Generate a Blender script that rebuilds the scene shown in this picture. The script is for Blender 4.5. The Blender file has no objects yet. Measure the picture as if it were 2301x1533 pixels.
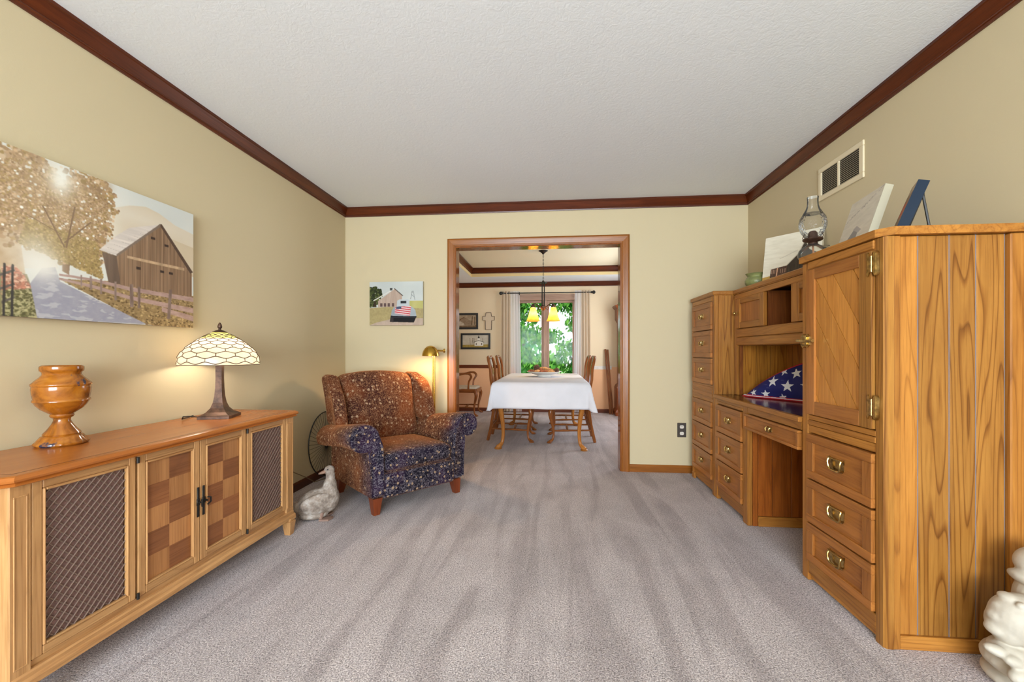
import bpy, bmesh, math, random
import numpy as np
from mathutils import Vector, Matrix, Euler

random.seed(7)
rng = np.random.default_rng(7)
PI = math.pi
scene = bpy.context.scene
COL = scene.collection

# ------------------------------------------------------------------ camera
F_PX, IMG_W, IMG_H = 950.0, 2301.0, 1533.0
YAW = math.radians(5.44)
cam_data = bpy.data.cameras.new('camera')
cam = bpy.data.objects.new('camera', cam_data)
COL.objects.link(cam)
cam.location = (0, 0, 1.08)
cam.rotation_euler = (PI / 2, 0, YAW)
cam_data.sensor_fit = 'HORIZONTAL'
cam_data.sensor_width = 36.0
cam_data.lens = 36.0 * F_PX / IMG_W
cam_data.shift_y = (789.0 - IMG_H / 2) / IMG_W
cam_data.clip_start = 0.02
scene.camera = cam

# ------------------------------------------------------------------ view, world, daylight
vs = scene.view_settings
vs.view_transform = 'Standard'
vs.look = 'None'
vs.gamma = 1.0
vs.use_curve_mapping = False
vs.exposure = 1.0
scene.cycles.max_bounces = 10
scene.cycles.diffuse_bounces = 6
scene.cycles.transparent_max_bounces = 16
scene.cycles.caustics_reflective = False
scene.cycles.caustics_refractive = False
scene.cycles.sample_clamp_indirect = 6.0

world = bpy.data.worlds.new('overcast_sky')
scene.world = world
world.use_nodes = True
wn = world.node_tree
wn.nodes['Background'].inputs[0].default_value = (0.86, 0.94, 1.0, 1)
wn.nodes['Background'].inputs[1].default_value = 1.3


def area_light(name, loc, rot, sx, sy, power, color):
    d = bpy.data.lights.new(name, 'AREA')
    d.shape = 'RECTANGLE'
    d.size, d.size_y = sx, sy
    d.energy = power
    d.color = color
    o = bpy.data.objects.new(name, d)
    COL.objects.link(o)
    o.location, o.rotation_euler = loc, rot
    return o


# daylight through the living-room front window (behind the camera) and an unseen dining-room side window
area_light('front_window_daylight', (-0.1, -3.62, 1.35), (PI / 2, 0, 0), 3.0, 1.7, 122, (0.80, 0.91, 1.0))
# added fill aimed up from behind the camera to brighten the ceiling
area_light('front_window_ground_bounce', (-0.1, -3.60, 1.30), (PI / 2 + math.radians(30), 0, 0), 3.0, 1.6, 112, (0.80, 0.91, 1.0))
area_light('unseen_dining_side_light', (1.66, 5.9, 1.45), (PI / 2, 0, PI / 2), 1.4, 1.3, 18, (0.88, 0.93, 1.0))
sun_d = bpy.data.lights.new('sun', 'SUN')
sun_d.energy = 2.2
sun_d.angle = 0.03
sun_d.color = (1.0, 0.95, 0.85)
sun = bpy.data.objects.new('sun', sun_d)
COL.objects.link(sun)
sun.rotation_euler = (math.radians(38), 0, math.radians(20))


def point_light(name, loc, power, color, radius=0.03, parent=None):
    d = bpy.data.lights.new(name, 'POINT')
    d.energy = power
    d.color = color
    d.shadow_soft_size = radius
    o = bpy.data.objects.new(name, d)
    COL.objects.link(o)
    if parent:
        o.parent = parent
        o.location = Vector(loc) - parent.location
    else:
        o.location = loc
    return o


# ------------------------------------------------------------------ materials
def lin(c):
    """sRGB 0-255 -> linear rgba"""
    r = []
    for v in c[:3]:
        v = v / 255.0
        r.append(v / 12.92 if v <= 0.04045 else ((v + 0.055) / 1.055) ** 2.4)
    return (r[0], r[1], r[2], 1.0)


class NT:
    def __init__(s, name):
        s.mat = bpy.data.materials.new(name)
        s.mat.use_nodes = True
        s.t = s.mat.node_tree
        s.b = s.t.nodes['Principled BSDF']
        s.out = s.t.nodes['Material Output']

    def n(s, typ, **kw):
        x = s.t.nodes.new(typ)
        for k, v in kw.items():
            setattr(x, k, v)
        return x

    def l(s, a, b):
        s.t.links.new(a, b)

    def set(s, **kw):
        for k, v in kw.items():
            s.b.inputs[k.replace('_', ' ')].default_value = v

    def ramp(s, stops, interp='LINEAR'):
        r = s.n('ShaderNodeValToRGB')
        e = r.color_ramp.elements
        r.color_ramp.interpolation = interp
        while len(e) < len(stops):
            e.new(0.5)
        for i, (p, c) in enumerate(stops):
            e[i].position = p
            e[i].color = c if len(c) == 4 else (*c, 1)
        return r

    def coord(s, scale=(1, 1, 1), island=False):
        tc = s.n('ShaderNodeTexCoord')
        src = tc.outputs['Object']
        if island:
            g = s.n('ShaderNodeNewGeometry')
            m = s.n('ShaderNodeMath', operation='MULTIPLY')
            m.inputs[1].default_value = 37.0
            s.l(g.outputs['Random Per Island'], m.inputs[0])
            a = s.n('ShaderNodeVectorMath', operation='ADD')
            s.l(src, a.inputs[0])
            s.l(m.outputs[0], a.inputs[1])
            src = a.outputs[0]
            s.rand = g.outputs['Random Per Island']
        mp = s.n('ShaderNodeMapping')
        mp.inputs['Scale'].default_value = scale
        s.l(src, mp.inputs['Vector'])
        return mp.outputs[0]

    def noise(s, vec, scale, detail=3.0, rough=0.55, dist=0.0):
        x = s.n('ShaderNodeTexNoise')
        x.inputs['Scale'].default_value = scale
        x.inputs['Detail'].default_value = detail
        x.inputs['Roughness'].default_value = rough
        x.inputs['Distortion'].default_value = dist
        s.l(vec, x.inputs['Vector'])
        return x.outputs['Fac']

    def mix(s, fac, a, b, mode='MIX'):
        x = s.n('ShaderNodeMix', data_type='RGBA', blend_type=mode)
        for val, inp in ((fac, x.inputs[0]), (a, x.inputs[6]), (b, x.inputs[7])):
            if hasattr(val, 'is_linked') or isinstance(val, bpy.types.NodeSocket):
                s.l(val, inp)
            else:
                inp.default_value = val
        return x.outputs[2]

    def bump(s, h, strength=0.3, dist=0.01):
        x = s.n('ShaderNodeBump')
        x.inputs['Strength'].default_value = strength
        x.inputs['Distance'].default_value = dist
        s.l(h, x.inputs['Height'])
        s.l(x.outputs[0], s.b.inputs['Normal'])


_cache = {}


def plain(name, c, rough=0.5, metal=0.0, spec=0.5, var=0.0, vscale=20.0, bump=0.0, bscale=60.0):
    k = ('plain', name)
    if k in _cache:
        return _cache[k]
    m = NT(name)
    m.set(Base_Color=lin(c), Roughness=rough, Metallic=metal)
    m.b.inputs['Specular IOR Level'].default_value = spec
    if var or bump:
        v = m.coord()
        if var:
            f = m.noise(v, vscale, 4)
            c2 = tuple(max(0, x * (1 - var)) for x in c)
            c3 = tuple(min(255, x * (1 + var)) for x in c)
            r = m.ramp([(0.3, lin(c2)), (0.7, lin(c3))])
            m.l(f, r.inputs[0])
            m.l(r.outputs[0], m.b.inputs['Base Color'])
        if bump:
            m.bump(m.noise(v, bscale, 3), bump, 0.01)
    _cache[k] = m.mat
    return m.mat


def wood(name, c1, c2, axis='z', rough=0.38, ring=0.5, fine=1.0, scale=1.0):
    """plank material: grain runs along axis, every plank (mesh island) gets its own offset"""
    k = (name, axis)
    if k in _cache:
        return _cache[k]
    m = NT(name + '_' + axis)
    ax = 'xyz'.index(axis)
    sc = [9.0 * scale] * 3
    sc[ax] = 0.9 * scale
    v = m.coord(tuple(sc), True)
    rnd = m.rand
    f = m.noise(v, 2.0, 5, 0.6, 0.7)
    mid = tuple((a + b) / 2 for a, b in zip(c1, c2))
    r = m.ramp([(0.22, lin(c1)), (0.5, lin(mid)), (0.78, lin(c2))])
    m.l(f, r.inputs[0])
    # annual rings: bands across the grain, warped
    sw = [7.0 * scale] * 3
    sw[ax] = 0.42 * scale
    v2 = m.coord(tuple(sw), True)
    w = m.n('ShaderNodeTexNoise')
    w.inputs['Scale'].default_value = 1.3
    w.inputs['Detail'].default_value = 1.0
    w.inputs['Distortion'].default_value = 0.2
    m.l(v2, w.inputs['Vector'])
    mm = m.n('ShaderNodeMath', operation='MULTIPLY')
    mm.inputs[1].default_value = 16.0
    m.l(w.outputs['Fac'], mm.inputs[0])
    fr = m.n('ShaderNodeMath', operation='FRACT')
    m.l(mm.outputs[0], fr.inputs[0])
    rr = m.ramp([(0.0, (0.40, 0.30, 0.22)), (0.07, (0.60, 0.49, 0.40)), (0.22, (0.95, 0.94, 0.92)), (0.5, (1, 1, 1)), (0.93, (0.92, 0.88, 0.84)), (1.0, (0.45, 0.35, 0.27))])
    m.l(fr.outputs[0], rr.inputs[0])
    col = m.mix(ring, r.outputs[0], rr.outputs[0], 'MULTIPLY')
    # pores
    sp = [150.0] * 3
    sp[ax] = 5.0
    v3 = m.coord(tuple(sp), True)
    p = m.ramp([(0.32, (0.6, 0.5, 0.4)), (0.5, (1, 1, 1))])
    m.l(m.noise(v3, 1.0, 2), p.inputs[0])
    col = m.mix(0.5 * fine, col, p.outputs[0], 'MULTIPLY')
    h = m.n('ShaderNodeHueSaturation')
    mr = m.n('ShaderNodeMapRange')
    mr.inputs['To Min'].default_value = 0.86
    mr.inputs['To Max'].default_value = 1.12
    m.l(rnd, mr.inputs['Value'])
    m.l(mr.outputs[0], h.inputs['Value'])
    m.l(col, h.inputs['Color'])
    m.l(h.outputs[0], m.b.inputs['Base Color'])
    m.set(Roughness=rough)
    m.b.inputs['Specular IOR Level'].default_value = 0.35
    m.bump(m.noise(v3, 1.0, 2), 0.08 * fine, 0.003)
    _cache[k] = m.mat
    return m.mat


# ------------------------------------------------------------------ mesh kit
def tag(o, label=None, cat=None, group=None, kind=None):
    if label: o['label'] = label
    if cat: o['category'] = cat
    if group: o['group'] = group
    if kind: o['kind'] = kind
    return o


def thing(name, label, cat, loc=(0, 0, 0), rot=(0, 0, 0), group=None):
    o = bpy.data.objects.new(name, None)
    o.empty_display_size = 0.05
    COL.objects.link(o)
    o.location, o.rotation_euler = loc, rot
    return tag(o, label, cat, group)


class MB:
    """collects shapes (world coordinates unless local=True) and links them as ONE mesh object"""

    def __init__(s, mat=None):
        s.v, s.f, s.mi, s.sm, s.mats = [], [], [], [], []
        s.mat = mat

    def add(s, verts, faces, mat=None, smooth=False):
        mat = mat or s.mat
        if mat not in s.mats:
            s.mats.append(mat)
        i = s.mats.index(mat)
        b = len(s.v)
        s.v.extend([tuple(p) for p in verts])
        for f in faces:
            s.f.append([b + k for k in f])
            s.mi.append(i)
            s.sm.append(smooth)

    def box(s, x0, x1, y0, y1, z0, z1, mat=None, bev=0.0):
        if x0 > x1: x0, x1 = x1, x0
        if y0 > y1: y0, y1 = y1, y0
        if z0 > z1: z0, z1 = z1, z0
        if bev <= 0:
            v = [(x, y, z) for x in (x0, x1) for y in (y0, y1) for z in (z0, z1)]
            s.add(v, [(0, 1, 3, 2), (4, 6, 7, 5), (0, 4, 5, 1), (2, 3, 7, 6), (0, 2, 6, 4), (1, 5, 7, 3)], mat)
            return
        b = min(bev, (x1 - x0) * .45, (y1 - y0) * .45, (z1 - z0) * .45)
        lo, hi = (x0, y0, z0), (x1, y1, z1)
        v, idx = [], {}
        for sx in (0, 1):
            for sy in (0, 1):
                for sz in (0, 1):
                    sg = (sx, sy, sz)
                    for a in range(3):
                        p = []
                        for k in range(3):
                            e = hi[k] if sg[k] else lo[k]
                            p.append(e if k == a else e + (-b if sg[k] else b))
                        idx[(sg, a)] = len(v)
                        v.append(p)
        f = []
        for a in range(3):
            o = [k for k in range(3) if k != a]
            for sa in (0, 1):
                q = []
                for (u, w) in ((0, 0), (1, 0), (1, 1), (0, 1)):
                    sg = [0, 0, 0]
                    sg[a], sg[o[0]], sg[o[1]] = sa, u, w
                    q.append(idx[(tuple(sg), a)])
                f.append(q)
            for u in (0, 1):
                for w in (0, 1):
                    q = []
                    for (sa, fa) in ((0, o[0]), (0, o[1]), (1, o[1]), (1, o[0])):
                        sg = [0, 0, 0]
                        sg[a], sg[o[0]], sg[o[1]] = sa, u, w
                        q.append(idx[(tuple(sg), fa)])
                    f.append(q)
        for sx in (0, 1):
            for sy in (0, 1):
                for sz in (0, 1):
                    f.append([idx[((sx, sy, sz), a)] for a in range(3)])
        s.add(v, f, mat)

    def loft(s, rings, mat=None, smooth=True, closed=True, caps=True):
        n = len(rings[0])
        v = [p for r in rings for p in r]
        f = []
        for i in range(len(rings) - 1):
            for j in range(n if closed else n - 1):
                k = (j + 1) % n
                f.append((i * n + j, i * n + k, (i + 1) * n + k, (i + 1) * n + j))
        if caps and closed:
            f.append(list(range(n))[::-1])
            f.append([(len(rings) - 1) * n + j for j in range(n)])
        s.add(v, f, mat, smooth)

    def tube(s, path, r, n=8, mat=None, closed=False, sub=0):
        path = [Vector(p) for p in path]
        if sub:                                   # Catmull-Rom smoothing
            rr = list(r) if isinstance(r, (list, tuple)) else [r] * len(path)
            P, R = [], []
            for i in range(len(path) - 1):
                p0, p1, p2, p3 = path[max(i - 1, 0)], path[i], path[i + 1], path[min(i + 2, len(path) - 1)]
                for k in range(sub):
                    t = k / sub
                    P.append(.5 * ((2 * p1) + (p2 - p0) * t + (2 * p0 - 5 * p1 + 4 * p2 - p3) * t * t + (3 * p1 - p0 - 3 * p2 + p3) * t ** 3))
                    R.append(rr[i] + (rr[i + 1] - rr[i]) * t)
            P.append(path[-1]); R.append(rr[-1])
            path, r = P, R
        m = len(path)
        rad = r if isinstance(r, (list, tuple)) else [r] * m
        rings = []
        t0 = None
        for i, p in enumerate(path):
            if closed:
                d = path[(i + 1) % m] - path[i - 1]
            else:
                d = path[min(i + 1, m - 1)] - path[max(i - 1, 0)]
            d.normalize()
            if t0 is None:
                up = Vector((0, 0, 1)) if abs(d.z) < 0.9 else Vector((1, 0, 0))
                a = d.cross(up).normalized()
            else:
                a = (t0 - d * t0.dot(d))
                if a.length < 1e-6:
                    a = d.cross(Vector((0.3, 0.5, 0.8)))
                a.normalize()
            t0 = a
            b = d.cross(a)
            rings.append([tuple(p + (a * math.cos(2 * PI * k / n) + b * math.sin(2 * PI * k / n)) * rad[i]) for k in range(n)])
        if closed:
            rings.append(rings[0])
        s.loft(rings, mat, True, True, not closed)

    def lathe(s, prof, c=(0, 0, 0), n=32, mat=None, smooth=True, a0=0.0, caps=True):
        rings = []
        for r, z in prof:
            r = max(r, 1e-4)
            rings.append([(c[0] + r * math.cos(a0 + 2 * PI * k / n), c[1] + r * math.sin(a0 + 2 * PI * k / n), c[2] + z) for k in range(n)])
        s.loft(rings, mat, smooth, True, caps)

    def prism(s, poly, axis, lo, hi, mat=None, smooth=False):
        """poly in the two other axes (in xyz order)"""
        def pt(a, b, t):
            if axis == 'x': return (t, a, b)
            if axis == 'y': return (a, t, b)
            return (a, b, t)
        s.loft([[pt(a, b, lo) for a, b in poly], [pt(a, b, hi) for a, b in poly]], mat, smooth)

    def rbox(s, c, h, r, n=(6, 6, 6), fn=None, mat=None, smooth=True):
        """rounded box centre c, half sizes h, corner radius r; fn deforms local points"""
        ax = []
        for k in range(3):
            hk = h[k]
            rk = min(r, hk * 0.999)
            e = [0, 0.12, 0.3, 0.55, 0.8, 1.0]
            lo = [-hk + rk * t for t in e]
            inner = [(-hk + rk) + (2 * (hk - rk)) * i / (n[k] + 1) for i in range(1, n[k] + 1)]
            ax.append(lo + inner + [-t for t in lo[::-1]])
        idx, v, f = {}, [], []

        def get(i, j, k):
            key = (i, j, k)
            if key in idx:
                return idx[key]
            p = np.array([ax[0][i], ax[1][j], ax[2][k]])
            rk = min(r, min(h) * 0.999)
            q = np.array([max(-(h[a] - rk), min(h[a] - rk, p[a])) for a in range(3)])
            d = p - q
            L = np.linalg.norm(d)
            if L > 1e-9:
                p = q + d / L * rk
            if fn is not None:
                p = fn(*p)
            idx[key] = len(v)
            v.append((p[0] + c[0], p[1] + c[1], p[2] + c[2]))
            return idx[key]
        N = [len(a) - 1 for a in ax]
        for j in range(N[1]):
            for k in range(N[2]):
                for i in (0, N[0]):
                    f.append([get(i, j, k), get(i, j + 1, k), get(i, j + 1, k + 1), get(i, j, k + 1)])
        for i in range(N[0]):
            for k in range(N[2]):
                for j in (0, N[1]):
                    f.append([get(i, j, k), get(i + 1, j, k), get(i + 1, j, k + 1), get(i, j, k + 1)])
        for i in range(N[0]):
            for j in range(N[1]):
                for k in (0, N[2]):
                    f.append([get(i, j, k), get(i + 1, j, k), get(i + 1, j + 1, k), get(i, j + 1, k)])
        s.add(v, f, mat, smooth)

    def ball(s, c, rad, n=12, m=8, mat=None, rot=None):
        if not isinstance(rad, (tuple, list)): rad = (rad,) * 3
        M = Euler(rot).to_matrix() if rot else None
        rings = []
        for i in range(m + 1):
            t = PI * i / m
            ring = []
            for k in range(n):
                a = 2 * PI * k / n
                rr = max(math.sin(t), 1e-3)
                p = Vector((rad[0] * rr * math.cos(a), rad[1] * rr * math.sin(a), -rad[2] * math.cos(t)))
                if M: p = M @ p
                ring.append((p.x + c[0], p.y + c[1], p.z + c[2]))
            rings.append(ring)
        s.loft(rings, mat, True)

    def build(s, name, parent=None, loc=None, rot=None, local=False, sharp=40, recalc=True):
        off = Vector((0, 0, 0))
        if not local:
            if parent is not None:
                p = parent
                while p is not None:
                    off += p.location
                    p = p.parent
            elif loc is not None:
                off = Vector(loc)
        me = bpy.data.meshes.new(name)
        me.from_pydata([(x - off.x, y - off.y, z - off.z) for x, y, z in s.v], [], s.f)
        for m in s.mats:
            me.materials.append(m)
        me.polygons.foreach_set('material_index', s.mi)
        me.polygons.foreach_set('use_smooth', s.sm)
        if recalc:
            bm = bmesh.new()
            bm.from_mesh(me)
            bmesh.ops.recalc_face_normals(bm, faces=bm.faces)
            bm.to_mesh(me)
            bm.free()
        if any(s.sm):
            try:
                me.set_sharp_from_angle(angle=math.radians(sharp))
            except Exception:
                pass
        me.update()
        o = bpy.data.objects.new(name, me)
        COL.objects.link(o)
        if parent is not None:
            o.parent = parent
        elif loc is not None:
            o.location = loc
            if rot: o.rotation_euler = rot
        return o


def copy_tree(o, parent=None):
    c = o.copy()
    COL.objects.link(c)
    if parent is not None:
        c.parent = parent
        c.matrix_parent_inverse = o.matrix_parent_inverse
    for ch in list(o.children):
        copy_tree(ch, c)
    return c


def struct(mb, name, parent=None):
    o = mb.build(name, parent)
    if parent is None:
        o['kind'] = 'structure'
    return o


def remeshed(o, voxel, smooth=4, factor=0.5):
    m = o.modifiers.new('fuse', 'REMESH')
    m.mode = 'VOXEL'
    m.voxel_size = voxel
    m.use_smooth_shade = True
    k = o.modifiers.new('soften', 'SMOOTH')
    k.factor = factor
    k.iterations = smooth
    return o
# ------------------------------------------------------------------ palette
OAK = ((146, 92, 36), (184, 126, 56))
oak_x = wood('oak', *OAK, 'x', 0.36, 0.45)
oak_y = wood('oak', *OAK, 'y', 0.36, 0.45)
oak_z = wood('oak', *OAK, 'z', 0.36, 0.55)
DOAK = ((142, 86, 36), (182, 118, 56))
doak_x = wood('drawer_oak', *DOAK, 'x', 0.36, 0.35)
doak_y = wood('drawer_oak', *DOAK, 'y', 0.36, 0.35)
doak_z = wood('drawer_oak', *DOAK, 'z', 0.36, 0.35)
grain_z = wood('bold_oak', (140, 92, 38), (174, 122, 56), 'z', 0.34, 0.9)
dark_top = wood('dark_desk_top', (58, 26, 16), (84, 40, 24), 'y', 0.16, 0.2)
WAL = ((172, 124, 78), (208, 162, 108))
wal_y = wood('fruitwood', *WAL, 'y', 0.35, 0.25)
wal_z = wood('fruitwood', *WAL, 'z', 0.35, 0.25)
top_y = wood('amber_top', (162, 92, 38), (180, 108, 46), 'y', 0.25, 0.0, 0.4)
veneer_d = wood('dark_veneer', (118, 72, 42), (148, 94, 56), 'y', 0.4, 0.15)
veneer_l = wood('light_veneer', (158, 106, 62), (186, 132, 82), 'z', 0.4, 0.15)
MOLD = ((66, 26, 8), (106, 48, 18))
mold_x = wood('crown_wood', *MOLD, 'x', 0.3, 0.15)
mold_y = wood('crown_wood', *MOLD, 'y', 0.3, 0.15)
TRIM = ((122, 70, 20), (158, 96, 34))
trim_x = wood('casing_wood', *TRIM, 'x', 0.3, 0.2)
trim_z = wood('casing_wood', *TRIM, 'z', 0.3, 0.2)
jamb_z = wood('jamb_wood', (112, 62, 26), (150, 88, 42), 'z', 0.1, 0.15)
brass = plain('antique_brass', (178, 150, 92), 0.28, 1.0, var=0.25, vscale=60)
polished_brass = plain('polished_brass', (206, 164, 70), 0.2, 1.0)
iron = plain('dark_iron', (52, 50, 48), 0.45, 0.8)
black = plain('black_paint', (24, 22, 21), 0.45)
bronze = plain('bronze', (84, 62, 50), 0.42, 0.6, var=0.3, vscale=30)
chair_wood = wood('cherry_chair', (112, 62, 28), (162, 98, 50), 'z', 0.25, 0.15)
chair_wood_x = wood('cherry_chair', (112, 62, 28), (162, 98, 50), 'x', 0.25, 0.15)
table_wood = wood('table_leg_wood', (150, 92, 38), (196, 130, 62), 'z', 0.25, 0.15)
white_cloth = plain('white_cloth', (214, 214, 221), 0.8, var=0.02, vscale=5)


def wall_mat():
    m = NT('cream_wall_paint')
    m.set(Base_Color=lin((197, 182, 148)), Roughness=0.75)
    v = m.coord()
    m.bump(m.noise(v, 160, 3), 0.05, 0.004)
    return m.mat


def far_wall_mat():
    m = NT('peach_two_tone_paint')
    m.set(Roughness=0.75)
    tc = m.n('ShaderNodeTexCoord')
    sp = m.n('ShaderNodeSeparateXYZ')
    m.l(tc.outputs['Object'], sp.inputs[0])
    gt = m.n('ShaderNodeMath', operation='GREATER_THAN')
    gt.inputs[1].default_value = 0.80
    m.l(sp.outputs['Z'], gt.inputs[0])
    c = m.mix(gt.outputs[0], lin((240, 186, 140)), lin((226, 206, 172)))
    m.l(c, m.b.inputs['Base Color'])
    return m.mat


def ceiling_mat():
    m = NT('brushed_white_ceiling')
    m.set(Base_Color=lin((232, 237, 242)), Roughness=0.85)
    v = m.coord()
    n1 = m.noise(v, 34, 5, 0.6, 1.4)
    m.bump(n1, 0.2, 0.008)
    return m.mat


def carpet_mat():
    m = NT('grey_cut_pile_carpet')
    m.set(Roughness=0.95)
    m.b.inputs['Specular IOR Level'].default_value = 0.1
    m.b.inputs['Sheen Weight'].default_value = 0.25
    m.b.inputs['Sheen Roughness'].default_value = 0.6
    v = m.coord()
    fib = m.noise(v, 185, 3.0, 0.65, 0.4)
    r = m.ramp([(0.34, lin((108, 98, 97))), (0.5, lin((190, 177, 177))), (0.66, lin((244, 233, 231)))])
    m.l(fib, r.inputs[0])
    # vacuum tracks: pile brushed in long bands running into the room
    v2 = m.coord((4.6, 0.5, 1))
    band = m.noise(v2, 1.5, 3, 0.55, 0.7)
    v3 = m.coord((1.0, 1.0, 1))
    patch = m.noise(v3, 2.6, 3, 0.6, 0.6)
    b = m.ramp([(0.40, (0.78, 0.76, 0.76)), (0.54, (1.0, 1.0, 1.0))])
    m.l(band, b.inputs[0])
    b2 = m.ramp([(0.38, (0.88, 0.88, 0.88)), (0.6, (1.02, 1.02, 1.02))])
    m.l(patch, b2.inputs[0])
    c = m.mix(1.0, r.outputs[0], b.outputs[0], 'MULTIPLY')
    c = m.mix(1.0, c, b2.outputs[0], 'MULTIPLY')
    m.l(c, m.b.inputs['Base Color'])
    m.bump(fib, 0.8, 0.012)
    return m.mat


WALL, FARWALL, CEIL, CARPET = wall_mat(), far_wall_mat(), ceiling_mat(), carpet_mat()
tray_paint = plain('tray_cream', (226, 204, 150), 0.75)
bare_strip = plain('bare_plaster', (226, 220, 210), 0.8, var=0.05, vscale=30)

# ------------------------------------------------------------------ room shell
XL, XR, YB, YF, YN, H = -1.97, 1.704, 3.875, 7.5, -3.70, 2.44
OX0, OX1, OZ = -0.901, 0.617, 2.053      # cased opening
T = 0.12

mb = MB(CARPET); mb.box(XL - T, XR + T, YN - T, YF + T, -0.06, 0); struct(mb, 'floor')
mb = MB(CEIL); mb.box(XL - T, XR + T, YN - T, YB + T, H, H + 0.08); struct(mb, 'ceiling')
mb = MB(WALL); mb.box(XL - T, XL, YN - T, YB + T, 0, H); struct(mb, 'wall_left')
mb = MB(WALL); mb.box(XR, XR + T, YN - T, YB + T, 0, H); struct(mb, 'wall_right')
mb = MB(WALL)
mb.box(XL, OX0, YB, YB + T, 0, H)
mb.box(OX1, XR, YB, YB + T, 0, H)
mb.box(OX0, OX1, YB, YB + T, OZ, H)
struct(mb, 'wall_back')
# front wall behind the camera, with its wide window
mb = MB(WALL)
mb.box(XL, -1.6, YN - T, YN, 0, H); mb.box(1.4, XR, YN - T, YN, 0, H)
mb.box(-1.6, 1.4, YN - T, YN, 0, 0.5); mb.box(-1.6, 1.4, YN - T, YN, 2.3, H)
struct(mb, 'wall_front')

# dining room
TX0, TX1, TY0, TY1, SZ = -1.33, 1.09, 4.65, 6.86, 2.30
mb = MB(FARWALL); mb.box(XL - T, XL, YB + T, YF + T, 0, H); struct(mb, 'wall_dining_left')
mb = MB(FARWALL)
mb.box(XR, XR + T, YB + T, 5.1, 0, H); mb.box(XR, XR + T, 6.7, YF + T, 0, H)
mb.box(XR, XR + T, 5.1, 6.7, 0, 0.75); mb.box(XR, XR + T, 5.1, 6.7, 2.15, H)
struct(mb, 'wall_dining_right')
WX0, WX1, WZ0, WZ1 = -0.66, 0.44, 0.55, 2.09
mb = MB(FARWALL)
mb.box(XL, WX0, YF, YF + T, 0, H); mb.box(WX1, XR, YF, YF + T, 0, H)
mb.box(WX0, WX1, YF, YF + T, 0, WZ0); mb.box(WX0, WX1, YF, YF + T, WZ1, H)
struct(mb, 'wall_far')
mb = MB(CEIL)
mb.box(XL, XR, YB + T, TY0, SZ, H); mb.box(XL, XR, TY1, YF, SZ, H)
mb.box(XL, TX0, TY0, TY1, SZ, H); mb.box(TX1, XR, TY0, TY1, SZ, H)
mb.box(XL - T, XR + T, YB + T, YF + T, H, H + 0.08, plain('tray_ceiling_cream', (238, 228, 198), .85))
for (x0, x1, y0, y1) in ((TX0, TX0 + .004, TY0, TY1), (TX1 - .004, TX1, TY0, TY1), (TX0, TX1, TY1 - .004, TY1), (TX0, TX1, TY0, TY0 + .004)):
    mb.box(x0, x1, y0, y1, SZ, H, tray_paint)
struct(mb, 'ceiling_dining')

# crown moulding: profile (offset from wall, z) swept with mitred ends
CROWN = [(0, 2.357), (0.008, 2.357), (0.010, 2.366), (0.015, 2.369), (0.015, 2.374), (0.011, 2.378), (0.017, 2.388), (0.026, 2.404), (0.034, 2.417), (0.038, 2.424), (0.044, 2.427), (0.044, 2.44), (0, 2.44)]


def crown(prof, a, b, inward, mat, name, mitre=(1, 1), dz=0.0):
    """a, b: corner points on the wall line; inward: unit vector into the room"""
    d = (Vector(b) - Vector(a)).normalized()
    inw = Vector(inward)
    mb = MB(mat)
    r0, r1 = [], []
    for o, z in prof:
        p = Vector(a) + d * o * mitre[0] + inw * o
        q = Vector(b) - d * o * mitre[1] + inw * o
        r0.append((p.x, p.y, z + dz)); r1.append((q.x, q.y, z + dz))
    mb.loft([r0, r1], mat, True)
    o = mb.build(name, sharp=20)
    o['kind'] = 'structure'
    return o


crown(CROWN, (XL, YN), (XL, YB), (1, 0), mold_y, 'trim_1')
crown(CROWN, (XR, YN), (XR, YB), (-1, 0), mold_y, 'trim_2')
crown(CROWN, (XL, YB), (XR, YB), (0, -1), mold_x, 'trim_3')
# dining crown under the soffit and round the tray
dz = SZ - H
crown(CROWN, (XL, YF), (XR, YF), (0, -1), mold_x, 'trim_4', dz=dz)
TR = [(o, H - (H - z) * 1.1) for o, z in CROWN]
crown(TR, (TX0, TY1), (TX1, TY1), (0, -1), mold_x, 'trim_5')
crown(TR, (TX0, TY0), (TX0, TY1), (1, 0), mold_y, 'trim_6')
crown(TR, (TX1, TY0), (TX1, TY1), (-1, 0), mold_y, 'trim_7')
crown(TR, (TX0, TY0), (TX1, TY0), (0, 1), mold_x, 'trim_8')

# cased opening: mitred casing with a stepped profile, and the varnished jamb lining
CW = 0.072
PR = [(0, 0), (0, .009), (.010, .012), (.014, .010), (.030, .013), (.046, .017), (.058, .018), (.068, .016), (CW, .012), (CW, 0)]   # (distance from opening, projection)


def casing(yface, sgn):
    for nm, pts in (('trim_9' if sgn < 0 else 'trim_12', 'L'), ('trim_10' if sgn < 0 else 'trim_13', 'R'), ('trim_11' if sgn < 0 else 'trim_14', 'T')):
        r0, r1 = [], []
        for d, t in PR:
            y = yface + sgn * t
            if pts == 'L':
                r0.append((OX0 - d, y, 0)); r1.append((OX0 - d, y, OZ + d))
            elif pts == 'R':
                r0.append((OX1 + d, y, 0)); r1.append((OX1 + d, y, OZ + d))
            else:
                r0.append((OX0 - d, y, OZ + d)); r1.append((OX1 + d, y, OZ + d))
        m = MB(trim_x if pts == 'T' else trim_z)
        m.loft([r0, r1], None, True)
        o = m.build(nm, sharp=15)
        o['kind'] = 'structure'


casing(YB, -1)
casing(YB + T, 1)
mb = MB(jamb_z)
mb.box(OX0 - .004, OX0 + .010, YB - .004, YB + T + .004, 0, OZ)
mb.box(OX1 - .010, OX1 + .004, YB - .004, YB + T + .004, 0, OZ)
mb.box(OX0 + .010, OX1 - .010, YB - .004, YB + T + .004, OZ - .012, OZ + .004)
struct(mb, 'trim_15')

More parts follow.
